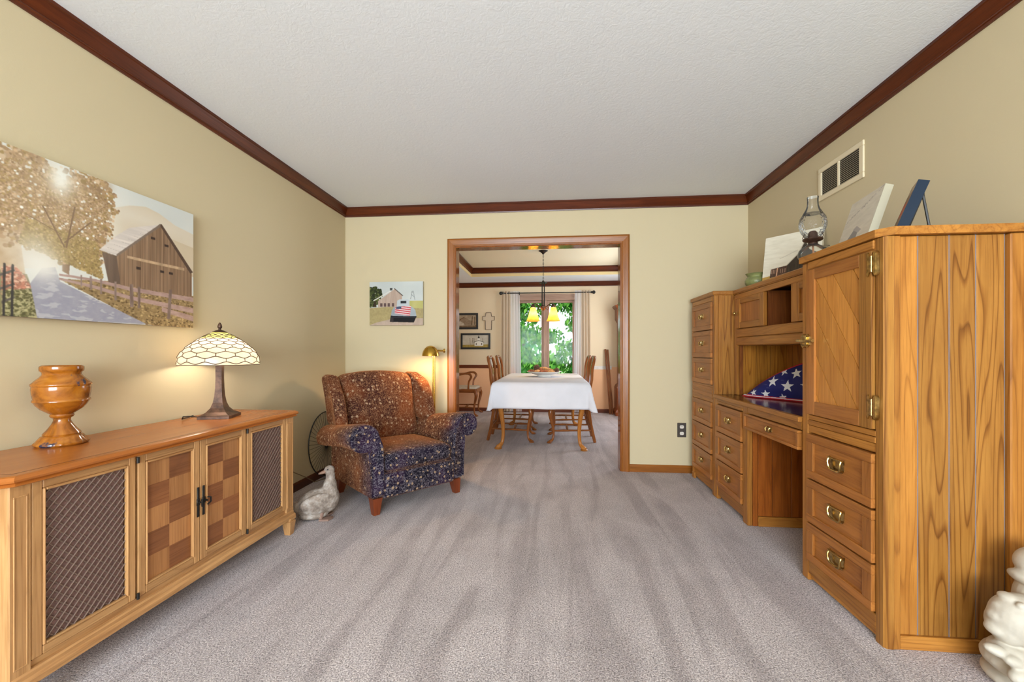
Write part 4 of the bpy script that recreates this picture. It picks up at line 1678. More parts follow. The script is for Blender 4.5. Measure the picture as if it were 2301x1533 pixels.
for yy in (2.814, 2.512):
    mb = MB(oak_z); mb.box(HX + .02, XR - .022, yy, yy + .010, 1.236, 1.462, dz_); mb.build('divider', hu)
top_slab(hu, HX, XR - .004, ha, hb, over=.010, cy=(0, 0))

# --- armoire
ar = thing('armoire', 'tall oak armoire with diagonal-boarded door and three drawers at the right', 'armoire', (1.45, 1.91, 0))
ya, yb = 1.652, 2.164
mb = MB(oak_z)
mb.box(UXF + .02, XR - .004, ya + .03, yb - .002, .04, 1.497)
mb.build('case', ar)
mb = MB(grain_z)
mb.prism([(UXF, ya + .045), (UXF, ya + .010), (UXF + .010, ya), (UXF + .03, ya), (UXF + .03, ya + .045)], 'z', 0, 1.497)
mb.box(UXF, UXF + .03, yb - .050, yb, 0, 1.497, oak_z, bev=.005)
mb.box(UXF + .002, UXF + .02, ya + .045, yb - .05, .700, .733, oak_y, bev=.002); mb.box(UXF - .002, UXF + .02, ya + .045, yb - .05, .735, .758, oak_y, bev=.002); mb.box(UXF, UXF + .02, ya + .045, yb - .05, .76, .782, oak_y, bev=.002)
mb.box(UXF + .012, UXF + .03, ya + .045, yb - .05, .012, .10, oak_y)
mb.box(UXF, UXF + .02, ya + .045, yb - .05, .036, .098, oak_y, bev=.003)
mb.box(UXF, UXF + .02, ya + .045, yb - .05, 1.455, 1.497, oak_y)
mb.build('face_frame', ar)
mb = MB(grain_z)
mb.box(UXF + .030, UXF + .052, ya, ya + .03, 0, 1.497, oak_z, bev=.002)
gx = [UXF + .052, 1.318, 1.422, 1.509, 1.603]
for i in range(4):
    mb.box(gx[i] + .0016, gx[i + 1] - .0016, ya + .010, ya + .026, .05, 1.497, oak_z if i == 0 else grain_z, bev=.0025)
mb.box(UXF + .052, 1.604, ya + .0125, ya + .028, .05, 1.497, plain('groove_line', (112, 104, 106), 0.7))
mb.box(1.606, XR - .004, ya - .006, ya + .03, 0, 1.497, oak_z, bev=.004)
mb.box(UXF + .052, 1.606, ya + .001, ya + .028, 0, .050, oak_x, bev=.003)
mb.build('side_panel', ar)
mb = MB(oak_y)
mb.prism([(UXF - .014, ya + .03), (UXF - .014, yb + .001), (XR - .004, yb + .001), (XR - .004, ya - .014), (UXF + .022, ya - .014)], 'z', 1.499, 1.528, oak_y)
mb.box(UXF - .005, UXF + .01, ya + .05, yb - .052, 1.462, 1.496, oak_y, bev=.003)
mb.build('top', ar)
for z0, z1 in ((.490, .694), (.285, .482), (.104, .278)):
    panel_drawer('drawer', ar, ya + .050, yb - .054, z0, z1, .094, rail=.036, stile=.05)
# door: frame with diagonal tongue-and-groove boards
y0, y1, z0, z1 = ya + .050, yb - .053, .787, 1.455
mb = MB(doak_z)
x0, x1 = UXF - .012, UXF + .012
mb.box(x0, x1, y0, y0 + .066, z0, z1, grain_z, bev=.002); mb.box(x0, x1, y1 - .062, y1, z0, z1, doak_z, bev=.002)
mb.box(x0, x1, y0 + .066, y1 - .062, z1 - .048, z1, doak_y, bev=.002); mb.box(x0, x1, y0 + .066, y1 - .062, z0, z0 + .062, doak_y, bev=.002)
door = mb.build('door', ar)
b0, b1, c0, c1 = y0 + .066, y1 - .062, z0 + .062, z1 - .048
pan = NT('diagonal_oak_boards')
_c = wood('door_oak', (172, 110, 44), (206, 142, 66), 'z', 0.36, 0.25)
mb = MB(_c)


def clip_poly(poly, a, b, c):
    """keep a*y+b*z<=c"""
    out = []
    for i in range(len(poly)):
        p, q = poly[i], poly[(i + 1) % len(poly)]
        fp, fq = a * p[0] + b * p[1] - c, a * q[0] + b * q[1] - c
        if fp <= 0: out.append(p)
        if fp * fq < 0:
            t = fp / (fp - fq)
            out.append((p[0] + (q[0] - p[0]) * t, p[1] + (q[1] - p[1]) * t))
    return out


# boards run from upper far side down to the near side: direction (dy, dz) = (-.281, -.41)
na, nb = .41, -.281
L = math.hypot(na, nb); na, nb = na / L, nb / L
wid = .0985
k0 = b1 * na + c1 * nb
for k in range(-6, 8):
    lo, hi = k0 + k * wid + .0020, k0 + (k + 1) * wid - .0020
    p = [(b0, c0), (b1, c0), (b1, c1), (b0, c1)]
    p = clip_poly(p, na, nb, hi)
    if len(p) > 2: p = clip_poly(p, -na, -nb, -lo)
    if len(p) > 2:
        mb.prism(p, 'x', UXF - .004, UXF + .006)
mb.box(UXF + .001, UXF + .008, b0, b1, c0, c1, plain('groove_shade', (70, 62, 64), 0.7))
bpy.data.materials.remove(pan.mat)
p_ = mb.build('diagonal_panel', door)


def butterfly(d, z):
    mb = MB(brass)
    yh = ya + .047
    for s_ in (-1, 1):
        mb.prism([(yh + s_ * .004, z - .026), (yh + s_ * .004, z + .026), (yh + s_ * .010, z + .034), (yh + s_ * .016, z + .046), (yh + s_ * .022, z + .034), (yh + s_ * .020, z), (yh + s_ * .022, z - .034), (yh + s_ * .016, z - .046), (yh + s_ * .010, z - .034)], 'x', UXF - .016, UXF - .0005)
    mb.tube([(UXF - .014, yh, z - .03), (UXF - .014, yh, z + .03)], .005, 8)
    mb.build('hinge', d)


butterfly(door, 1.405); butterfly(door, .870)
mb = MB(brass)
yl, zl = yb - .05, 1.128
mb.prism([(yl + .034 * a, zl + .032 * b) for a, b in ((-1, -.6), (-1, .6), (-.6, 1), (0, .8), (.6, 1), (1, .6), (1, -.6), (.6, -1), (0, -.8), (-.6, -1))], 'x', UXF - .016, UXF - .001)
mb.box(UXF - .026, UXF - .012, yl - .020, yl + .020, zl - .022, zl + .022, bev=.005)
mb.tube([(UXF - .026, yl + .045, zl + .002), (UXF - .030, yl, zl), (UXF - .032, yl - .05, zl - .002), (UXF - .030, yl - .085, zl - .001)], [.006, .008, .006, .008], 8)
mb.build('latch', door)
# ------------------------------------------------------------------ folded flag on the desk
def flag_art():
    P = Paint(300, 130, (38, 40, 96))
    P.fill(None, (34, 36, 92), c2=(48, 50, 108), fx=8, fy=6, seed=41)
    P.blobs([(.05, .1), (.2, .1), (.5, .55), (.3, .5)], 14, .02, [(58, 60, 112), (70, 70, 116)], .5, 43)
    for cx, cy, r, a0 in ((.355, .45, .062, .2), (.52, .36, .066, .05), (.58, .68, .058, .3), (.145, .13, .045, .4), (.29, .12, .050, .1), (.44, .71, .050, .5), (.47, .07, .045, .2), (.70, .40, .06, .1), (.72, .12, .05, .2), (.85, .2, .05, .0), (.035, .05, .03, .2)):
        pts = []
        for k in range(10):
            a = a0 + PI / 2 + k * PI / 5
            q = r if k % 2 == 0 else r * .40
            pts.append((cx + q * math.cos(a), cy + q * math.sin(a) * 2.3))
        P.fill(pts, (222, 222, 226), .03, 4, 4, 42)
    return P


fl_len, fh_ = .62, .26
P = flag_art()
FS, FD, FN = (1.338, 3.13), (.547, -.837), (-.837, -.547)      # tip, run of the folded edge, way it faces
# padded triangle standing across the opening of the hutch, puffed towards the room
ns, nt = 200, 90
v, f, cols = [], [], []
def tri_h(s):
    m_ = s * fl_len
    if m_ < .42: return max(.014, .92 * m_ - .75 * m_ * m_)
    return max(.014, .2541 * (1 - (m_ - .42) / .21))
def fpt(s, w, z):
    m_ = s * fl_len
    return (FS[0] + FD[0] * m_ + FN[0] * w, FS[1] + FD[1] * m_ + FN[1] * w, z)
for i in range(ns + 1):
    s_ = i / ns
    hh = tri_h(s_)
    for j in range(nt + 1):
        t_ = j / nt
        puff = .034 * math.sin(PI * min(1, t_ * .9 + .12)) * min(1, s_ * 5) + .005 * math.sin(11 * s_ + 6 * t_) * min(1, s_ * 5)
        v.append(fpt(s_, .006 + puff - t_ * .030, .762 + t_ * hh))
for i in range(ns):
    for j in range(nt):
        a = i * (nt + 1) + j
        f.append((a, a + 1, a + nt + 2, a + nt + 1))
        s_ = (i + .5) / ns
        zz = (j + .5) / nt * tri_h(s_)
        c = P.a[min(P.ny - 1, int(zz / fh_ * P.ny)), min(P.nx - 1, int(s_ * P.nx))]
        if zz < .008: c = (176, 40, 52)
        elif zz < .013: c = (222, 216, 218)
        elif zz < .018 and s_ < .75: c = (176, 46, 58)
        elif (j + .5) / nt > .962: c = (170, 40, 52)
        cols.append(lin(tuple(c)))
nb_ = len(v)
for i in range(ns + 1):      # back sheet
    s_ = i / ns
    v.append(fpt(s_, -.030, .762)); v.append(fpt(s_, -.032, .762 + tri_h(s_)))
for i in range(ns):
    a = nb_ + 2 * i
    f.append((a, a + 2, a + 3, a + 1)); cols.append(lin((120, 30, 40)))
    top0, top1 = i * (nt + 1) + nt, (i + 1) * (nt + 1) + nt
    f.append((top0, a + 1, a + 3, top1)); cols.append(lin((170, 40, 52)))
me = bpy.data.meshes.new('folded_flag')
o_ = (1.45, 2.95, .762)
me.from_pydata([(a - o_[0], b - o_[1], c - o_[2]) for a, b, c in v], [], f)
ca = me.color_attributes.new('artwork', 'FLOAT_COLOR', 'CORNER')
tot = np.zeros(len(me.polygons), int); me.polygons.foreach_get('loop_total', tot)
ca.data.foreach_set('color', np.repeat(np.array(cols), tot, axis=0).ravel().astype(np.float32))
me.polygons.foreach_set('use_smooth', [True] * len(me.polygons))
me.materials.append(art_mat(.5))
t = bpy.data.objects.new('folded_flag', me); COL.objects.link(t); t.location = o_
tag(t, 'folded blue starred flag with red edges resting on the desk', 'flag')

# ------------------------------------------------------------------ things on top of the units
TZ = 1.5275
mb = MB(plain('sage_glaze', (122, 128, 80), 0.35, var=0.18, vscale=24, bump=.25, bscale=60))
px, py = 1.435, 3.14
mb.lathe([(0, 0), (.050, 0), (.056, .006), (.070, .030), (.072, .048), (.064, .064), (.054, .074), (.055, .082), (.064, .094), (.068, .099), (.062, .100), (.050, .088), (.048, .06), (0, .05)], (px, py, TZ), 28)
for s_ in (-1, 1):
    q = [(px + s_ * .35 * .052, py - s_ * .94 * .052, TZ + .078)]
    for a in np.linspace(90, -90, 8):
        q.append((px + s_ * .35 * (.070 + .020 * math.cos(math.radians(a))), py - s_ * .94 * (.070 + .020 * math.cos(math.radians(a))), TZ + .055 + .022 * math.sin(math.radians(a))))
    mb.tube(q, .005, 6)
t = mb.build('pot', loc=(px, py, TZ))
tag(t, 'small sage green pot with side handles on the hutch top', 'pot')


def barn_sign():
    P = Paint(150, 110, (226, 218, 198))
    P.fill(None, (226, 220, 202), c2=(206, 198, 178), fx=6, fy=30, seed=51)
    P.fill([(0, 0), (1, 0), (1, .30), (0, .14)], (196, 160, 88), c2=(170, 132, 66), fx=40, fy=10, seed=52)
    P.fill([(0, 0), (.4, 0), (.35, .07), (0, .05)], (226, 214, 186), .05, 20, 6, 53)
    P.fill([(.14, .12), (.15, .30), (.44, .34), (.46, .17)], (72, 54, 44), c2=(104, 80, 66), fx=50, fy=14, seed=54)
    P.fill([(.44, .16), (.44, .36), (.62, .56), (.72, .80), (.80, .60), (.95, .50), (.95, .24)], (54, 46, 38), c2=(84, 74, 62), fx=50, fy=6, seed=55)
    P.line(.44, .35, .62, .55, .008, (180, 170, 150)); P.line(.62, .55, .72, .80, .008, (180, 170, 150))
    P.fill([(.25, .13), (.27, .13), (.28, .31), (.26, .31)], (206, 160, 128))
    for x in (.16, .19, .22, .32, .36, .40):
        P.fill([(x, .20), (x + .015, .20), (x + .015, .28), (x, .28)], (150, 120, 100))
    P.line(.3, .5, .6, .62, .004, (176, 168, 150))
    return P


t = art_mesh('canvas_print', barn_sign(), .34, .327, .022, edge=(196, 186, 160), at=(1.5265, 2.894, TZ + .004), rot=(math.radians(-10), 0, math.radians(-51)))
tag(t, 'pale canvas of a dark barn leaning on the hutch top behind the oil lamp', 'picture')


def snow_art():
    P = Paint(120, 130, (214, 206, 190))
    P.fill(None, (216, 208, 192), c2=(196, 188, 172), fx=6, fy=24, seed=61)
    P.blobs([(.0, .62), (.5, .8), (1, 1), (1, .97), (.5, .76), (0, .58)], 160, .02, [(176, 168, 156), (190, 182, 170)], .5, 62)
    P.fill([(.30, .20), (.44, .36), (.60, .30), (.60, .10), (.36, .10)], (128, 124, 122), c2=(150, 146, 142), fx=30, fy=6, seed=63)
    P.fill([(.40, .37), (.50, .42), (.70, .30), (.62, .26)], (168, 160, 156))
    P.fill([(.05, .0), (.28, .18), (.34, .10), (.30, 0)], (150, 140, 132), c2=(190, 182, 172), fx=60, fy=20, seed=64)
    return P


t = art_mesh('canvas_print', snow_art(), .265, .242, .030, edge=(164, 157, 136), at=(1.3125, 2.012, TZ + .009), rot=(math.radians(-17), 0, math.radians(-99.8)))
tag(t, 'pale snowy barn canvas with white edge standing on the armoire top', 'picture')


def cover_art():
    P = Paint(60, 80, (150, 124, 100))
    P.fill(None, (160, 134, 108), c2=(120, 96, 76), fx=12, fy=12, seed=71)
    P.fill([(.2, .3), (.75, .3), (.75, .62), (.2, .62)], (176, 70, 56), c2=(196, 110, 90), fx=12, fy=8, seed=72)
    P.fill([(.0, .8), (1, .8), (1, 1), (0, 1)], (176, 158, 134), .1, 8, 4, 73)
    return P


bk = thing('framed_picture', 'dark blue block picture propped on a small black easel on the armoire', 'picture', (1.336, 1.80, TZ))
t = art_mesh('picture_block', cover_art(), .11, .186, .034, edge=(20, 34, 50), parent=bk, at=(0.0, 0, .022), rot=(math.radians(-20), 0, math.radians(-118)))
mb = MB(black)
nx_, ny_ = -.84, .545            # way the picture faces
def ep(u, w, z):                 # u along the picture, w in front of it
    return (1.336 + u * -.545 + w * nx_, 1.80 + u * -.84 + w * ny_, TZ + z)
for u in (-.035, .035):
    mb.tube([ep(u, .030, .003), ep(u, .012, .016), ep(u, -.040, .016), ep(u * .4, -.085, .15)], .004, 6)
    mb.tube([ep(u, .030, .003), ep(u, .026, .030)], .004, 6)
mb.tube([ep(0, -.085, .15), ep(0, -.105, .003)], .0045, 6)
mb.tube([ep(-.035, .014, .014), ep(.035, .014, .014)], .004, 6)
mb.build('easel', bk)

# oil lamp on the hutch
def clear_glass(name, c=(1, 1, 1, 1), rough=0.0):
    m = NT(name)
    m.set(Base_Color=c, Roughness=rough, IOR=1.45)
    m.b.inputs['Transmission Weight'].default_value = 1.0
    m.b.inputs['Alpha'].default_value = 1.0
    return m.mat


def thin_glass(name, tint, gloss=0.12, alpha_bump=0.0, haze=0.04):
    m = NT(name)
    m.t.nodes.remove(m.b)
    tr = m.n('ShaderNodeBsdfTransparent'); tr.inputs[0].default_value = tint
    gl = m.n('ShaderNodeBsdfGlossy'); gl.inputs['Roughness'].default_value = 0.06
    df = m.n('ShaderNodeBsdfDiffuse'); df.inputs[0].default_value = (.8, .8, .78, 1)
    lw = m.n('ShaderNodeFresnel'); lw.inputs[0].default_value = 1.3
    a = m.n('ShaderNodeMixShader'); b = m.n('ShaderNodeMixShader')
    b.inputs[0].default_value = haze
    if alpha_bump:
        v = m.coord()
        vo = m.n('ShaderNodeTexVoronoi'); vo.inputs['Scale'].default_value = 90
        m.l(v, vo.inputs['Vector'])
        bp = m.n('ShaderNodeBump'); bp.inputs['Strength'].default_value = alpha_bump; bp.inputs['Distance'].default_value = .004
        m.l(vo.outputs['Distance'], bp.inputs['Height'])
        for q in (gl, df): m.l(bp.outputs[0], q.inputs['Normal'])
        m.l(bp.outputs[0], lw.inputs['Normal'])
    m.l(lw.outputs[0], a.inputs[0])
    m.l(tr.outputs[0], a.inputs[1]); m.l(gl.outputs[0], a.inputs[2])
    m.l(a.outputs[0], b.inputs[1]); m.l(df.outputs[0], b.inputs[2])
    m.l(b.outputs[0], m.out.inputs['Surface'])
    return m.mat


ox, oy = 1.415, 2.452
ol = thing('oil_lamp', 'clear glass oil lamp with tall chimney on the hutch top beside the armoire', 'lamp', (ox, oy, TZ))
mb = MB(thin_glass('font_glass', (.93, .92, .86, 1)))
mb.lathe([(.034, 0), (.040, .004), (.042, .02), (.048, .036), (.060, .050), (.068, .066), (.070, .082), (.066, .100), (.052, .116), (.032, .128), (.022, .136)], (ox, oy, TZ), 36)
mb.tube([(ox + .02, oy - .055, TZ + .11), (ox + .03, oy - .085, TZ + .105), (ox + .034, oy - .094, TZ + .08), (ox + .028, oy - .078, TZ + .058), (ox + .022, oy - .062, TZ + .056)], .005, 8)
mb.build('font', ol)
mb = MB(plain('lamp_oil', (140, 104, 66), 0.15)); mb.lathe([(0, .004), (.036, .004), (.044, .036), (.056, .050), (0, .051)], (ox, oy, TZ), 28)
mb.tube([(ox, oy, TZ + .04), (ox + .004, oy, TZ + .08), (ox, oy, TZ + .135)], .0045, 6, plain('wick', (176, 120, 84), .8)); mb.build('oil', ol)
mb = MB(bronze)
mb.lathe([(0, .134), (.022, .134), (.024, .140), (.020, .146), (.044, .154), (.048, .160), (.046, .166), (.030, .164), (.024, .176), (.022, .196), (.014, .206), (0, .208)], (ox, oy, TZ), 28)
for k in range(4):
    a = PI / 4 + k * PI / 2
    mb.tube([(ox + .042 * math.cos(a), oy + .042 * math.sin(a), TZ + .162), (ox + .048 * math.cos(a), oy + .048 * math.sin(a), TZ + .176), (ox + .040 * math.cos(a), oy + .040 * math.sin(a), TZ + .196)], .0018, 5)
mb.tube([(ox, oy - .02, TZ + .15), (ox + .01, oy - .06, TZ + .152)], .002, 6); mb.build('burner', ol)
mb = MB(thin_glass('chimney_glass', (.97, .97, .96, 1), alpha_bump=.7, haze=.02))
mb.lathe([(.034, .166), (.040, .176), (.054, .200), (.064, .228), (.066, .250), (.060, .278), (.046, .302)], (ox, oy, TZ), 40)
mb.lathe([(.046, .302), (.034, .324), (.027, .345), (.026, .375), (.0275, .392)], (ox, oy, TZ), 40, thin_glass('plain_chimney_glass', (.97, .97, .96, 1), haze=.02))
t = mb.build('chimney', ol)
t['label'] = 'clear glass chimney, textured round the bulge'

# ------------------------------------------------------------------ carved frog statue
def frog_mat():
    m = NT('cream_cast_stone')
    v = m.coord()
    r = m.ramp([(0.3, lin((174, 166, 152))), (0.7, lin((196, 188, 174)))])
    m.l(m.noise(v, 14, 5), r.inputs[0]); m.l(r.outputs[0], m.b.inputs['Base Color'])
    m.set(Roughness=0.7); m.bump(m.noise(v, 60, 4), .15, .006)
    return m.mat


FROG = frog_mat()
fx, fy = 1.503, 1.492
mb = MB(FROG)
B = mb.ball
B((fx + .03, fy, .03), (.128, .125, .035), 28, 10)                                   # base
B((fx + .03, fy, .085), (.135, .12, .05), 24, 12)
B((fx + .00, fy - .02, .115), (.120, .085, .042), 24, 12, rot=(0, .25, 0))           # haunch / folded leg
B((fx - .045, fy - .065, .085), (.085, .038, .034), 20, 10, rot=(0, .15, .2))
B((fx - .115, fy - .035, .142), (.045, .026, .017), 16, 8, rot=(0, .35, 0))          # foot
B((fx - .095, fy - .060, .130), (.040, .022, .018), 16, 8, rot=(0, .3, .3))
B((fx - .035, fy - .02, .235), (.078, .075, .078), 28, 18, rot=(0, .2, 0))           # big head, tipped up
B((fx + .03, fy, .19), (.10, .085, .09), 28, 16)
B((fx - .075, fy - .012, .215), (.040, .055, .060), 22, 14)
B((fx - .105, fy - .01, .200), (.020, .030, .020), 14, 10)                           # knobs along the lip
B((fx - .104, fy - .01, .238), (.014, .026, .018), 14, 10)
B((fx - .092, fy - .01, .268), (.013, .024, .016), 14, 10)
B((fx - .066, fy - .01, .300), (.022, .028, .014), 14, 10)
B((fx - .070, fy - .052, .296), (.012, .012, .012), 12, 8)
B((fx - .03, fy - .088, .262), (.022, .014, .022), 16, 12)                           # eye bulge facing the room
B((fx - .03, fy - .100, .262), (.010, .008, .010), 12, 8)
B((fx + .08, fy + .01, .28), (.09, .08, .10), 26, 16)                                # body behind
B((fx + .062, fy + .02, .395), (.062, .066, .050), 26, 16, rot=(0, -.35, 0))          # upper head
B((fx + .020, fy + .02, .345), (.040, .052, .022), 20, 10, rot=(0, .45, 0))
B((fx + .03, fy - .042, .432), (.020, .016, .020), 14, 10)
B((fx + .09, fy + .02, .36), (.075, .07, .07), 22, 14)
t = mb.build('frog_statue', loc=(fx, fy, 0))
remeshed(t, .004, 2)
tag(t, 'cream stone statue of two stacked frogs beside the armoire', 'statue')

# ------------------------------------------------------------------ dining table
dt = thing('dining_table', 'wooden dining table with cabriole legs under a white cloth', 'table', (-.125, 5.40, 0))
DX0, DX1, DY0, DY1 = -.625, .375, 4.50, 6.30
mb = MB(chair_wood_x)
mb.box(DX0, DX1, DY0, DY1, .715, .743, bev=.006); mb.build('tabletop', dt)
mb = MB(chair_wood_x)
for a in ((DX0 + .08, DX1 - .08, DY0 + .12, DY0 + .14), (DX0 + .08, DX1 - .08, DY1 - .14, DY1 - .12), (DX0 + .08, DX0 + .10, DY0 + .12, DY1 - .12), (DX1 - .10, DX1 - .08, DY0 + .12, DY1 - .12)):
    mb.box(*a, .62, .715)
mb.build('apron', dt)


def cabriole(mb, x, y, dx, dy, h, w=.032, foot=1.0, mat=None):
    """curved leg: knee swings out along (dx,dy), ankle back in, pad foot out again"""
    path, rad = [], []
    for t_, o, r in ((1.0, 0.0, 1.15), (.90, .012, 1.25), (.80, .020, 1.18), (.65, .012, .95), (.45, -.006, .74), (.25, -.014, .60), (.10, -.006, .56), (.055, .010, .70), (.025, .026, .95), (.004, .030, .95)):
        path.append((x + dx * o * 1.5, y + dy * o * 1.5, h * t_)); rad.append(w * r)
    mb.tube(path, rad, 10, mat, sub=3)
    mb.loft([[(x + dx * .045 + w * s_ * 1.25 * math.cos(a), y + dy * .045 + w * s_ * 1.25 * math.sin(a), z) for a in np.linspace(0, 2 * PI, 13)[:-1]] for s_, z in ((.95, 0), (1.05, .008), (.75, .020))])


for sx in (-1, 1):
    for sy in (-1, 1):
        mb = MB(table_wood)
        cabriole(mb, -.125 + sx * .435, 5.40 + sy * .735, sx * .8, sy * .6, .715, .033)
        mb.build('leg', dt)

# white tablecloth
nx, ny = 64, 96
hx, hy = .50, .90
over = .285
cx, cy, cz = -.125, 5.40, .7455
v, f = [], []
for j in range(ny + 1):
    for i in range(nx + 1):
        u = (i / nx * 2 - 1) * (hx + over); w = (j / ny * 2 - 1) * (hy + over)
        dx, dy = max(0, abs(u) - hx), max(0, abs(w) - hy)
        d = math.hypot(dx, dy)
        x = math.copysign(min(abs(u), hx), u); y = math.copysign(min(abs(w), hy), w)
        if d > 0:
            nxn, nyn = math.copysign(dx / d, u) if dx else 0, math.copysign(dy / d, w) if dy else 0
            corner = (dx > 0 and dy > 0)
            hang = min(d, over * 1.08)
            e = .030 * (1 - math.exp(-hang / .03)) + .055 * hang
            wob = .010 * math.sin((w if dx > dy else u) * 9 + 1.3) * hang / over + .006 * math.sin((w if dx > dy else u) * 21) * hang / over
            if corner:
                s_ = min(dx, dy) / max(dx, dy)
                e += .16 * hang * s_
                if u > 0 and w < 0: e += .10 * hang * s_
            x += nxn * (e + wob); y += nyn * (e + wob)
            z = cz - max(0, hang - .008 * (1 - math.exp(-hang / .01)))
        else:
            z = cz + .0012 * math.sin(u * 14) * math.sin(w * 7)
            edge = min(hx - abs(u), hy - abs(w))
        v.append((cx + x, cy + y, z))
for j in range(ny):
    for i in range(nx):
        a = j * (nx + 1) + i
        f.append((a, a + 1, a + nx + 2, a + nx + 1))
mb = MB(white_cloth); mb.add(v, f, None, True)
t = mb.build('tablecloth', loc=(cx, cy, cz), sharp=80)
so = t.modifiers.new('cloth_thickness', 'SOLIDIFY'); so.thickness = .0022; so.offset = 1
tag(t, 'white cloth draped over the dining table', 'tablecloth')

# bowl with dried pods
bx, by = -.105, 5.50
bz = cz + .004
mb = MB(plain('white_ceramic', (226, 222, 214), 0.25))
mb.lathe([(0, 0), (.088, 0), (.090, .004), (.086, .014), (.088, .018), (.150, .036), (.200, .054), (.222, .063), (.226, .067), (.220, .068), (.19, .058), (.12, .034), (0, .024)], (bx, by, bz), 48)
t = mb.build('bowl', loc=(bx, by, bz))
tag(t, 'wide shallow white bowl on the white tablecloth', 'bowl')
pod_m = [plain('pod_brown', (120, 72, 44), .7, var=.3, vscale=60), plain('pod_tan', (190, 138, 86), .7, var=.25, vscale=50), plain('pod_rust', (146, 80, 48), .7, var=.3, vscale=60)]
cone_m = plain('pinecone', (92, 62, 44), .75, var=.35, vscale=80)


def pinecone(c, r, rot):
    mb = MB(cone_m)
    M = Euler(rot).to_matrix()
    for j in range(7):
        t_ = j / 6
        rr = r * (math.sin(PI * (t_ * .82 + .12))) ** .8
        for k in range(9):
            a = 2 * PI * (k + .5 * (j % 2)) / 9
            p = M @ Vector((rr * math.cos(a), rr * math.sin(a), (t_ - .45) * 2.1 * r))
            mb.ball((c[0] + p.x, c[1] + p.y, c[2] + p.z), (r * .26, r * .26, r * .15), 6, 4, rot=rot)
    mb.ball(c, (r * .7, r * .7, r * .9), 10, 8, rot=rot)
    return mb.build('pinecone', loc=c)


t = pinecone((bx - .095, by - .04, bz + .112), .036, (.5, .3, 0)); tag(t, 'dark pinecone topping the heap at the left of the bowl', 'pinecone')
t = pinecone((bx + .160, by - .05, bz + .082), .030, (1.2, .3, .6)); tag(t, 'dark pinecone at the right rim of the bowl', 'pinecone')
pods = [(-.165, -.02, .070, .050, .030, .022, .3, 2), (-.14, -.09, .066, .045, .030, .022, 1.0, 0), (-.085, -.10, .070, .040, .032, .026, .2, 1), (-.10, .05, .072, .05, .035, .028, .8, 0), (-.035, -.10, .066, .036, .03, .022, 2.0, 2), (-.01, -.02, .105, .060, .034, .024, .1, 1), (.01, -.10, .070, .055, .026, .020, -.1, 2), (.055, -.03, .088, .060, .030, .022, -.3, 1), (.085, -.10, .070, .055, .022, .018, .2, 1), (.115, .02, .076, .06, .026, .02, -.2, 0), (.02, .08, .078, .05, .034, .026, .6, 2), (-.05, .12, .070, .045, .034, .022, .9, 0), (.10, .09, .070, .05, .03, .022, .3, 2), (-.045, -.035, .082, .042, .038, .030, 1.2, 2)]
for x, y, z, a, b, c, r, k in pods:
    mb = MB(pod_m[k])
    p = (bx + x, by + y, bz + z)
    rr = random.Random(int(1000 * (x + 1)))
    rings = []
    for i in range(9):
        th = PI * i / 8
        ring = []
        for q in range(12):
            an = 2 * PI * q / 12
            w = 1 + .16 * math.sin(3 * an + rr.random())
            s_ = max(.02, math.sin(th)) * w
            lx, ly, lz = a * -math.cos(th), b * s_ * math.cos(an), c * s_ * math.sin(an)
            ring.append((p[0] + lx * math.cos(r) - ly * math.sin(r), p[1] + lx * math.sin(r) + ly * math.cos(r), p[2] + lz))
        rings.append(ring)
    mb.loft(rings)
    t = mb.build('dried_pod', loc=p)
    if k == 1 and z > .1:
        tag(t, 'pale tan dried slice on top of the heap in the bowl', 'dried pod', 'dried pods in the bowl')
    else:
        tag(t, 'brown dried pod heaped in the white bowl below the pinecone', 'dried pod', 'dried pods in the bowl')

# ------------------------------------------------------------------ dining chairs (local: +x is the front of the seat)
seat_cloth = plain('cream_seat', (196, 184, 164), .85, var=.1, vscale=60)


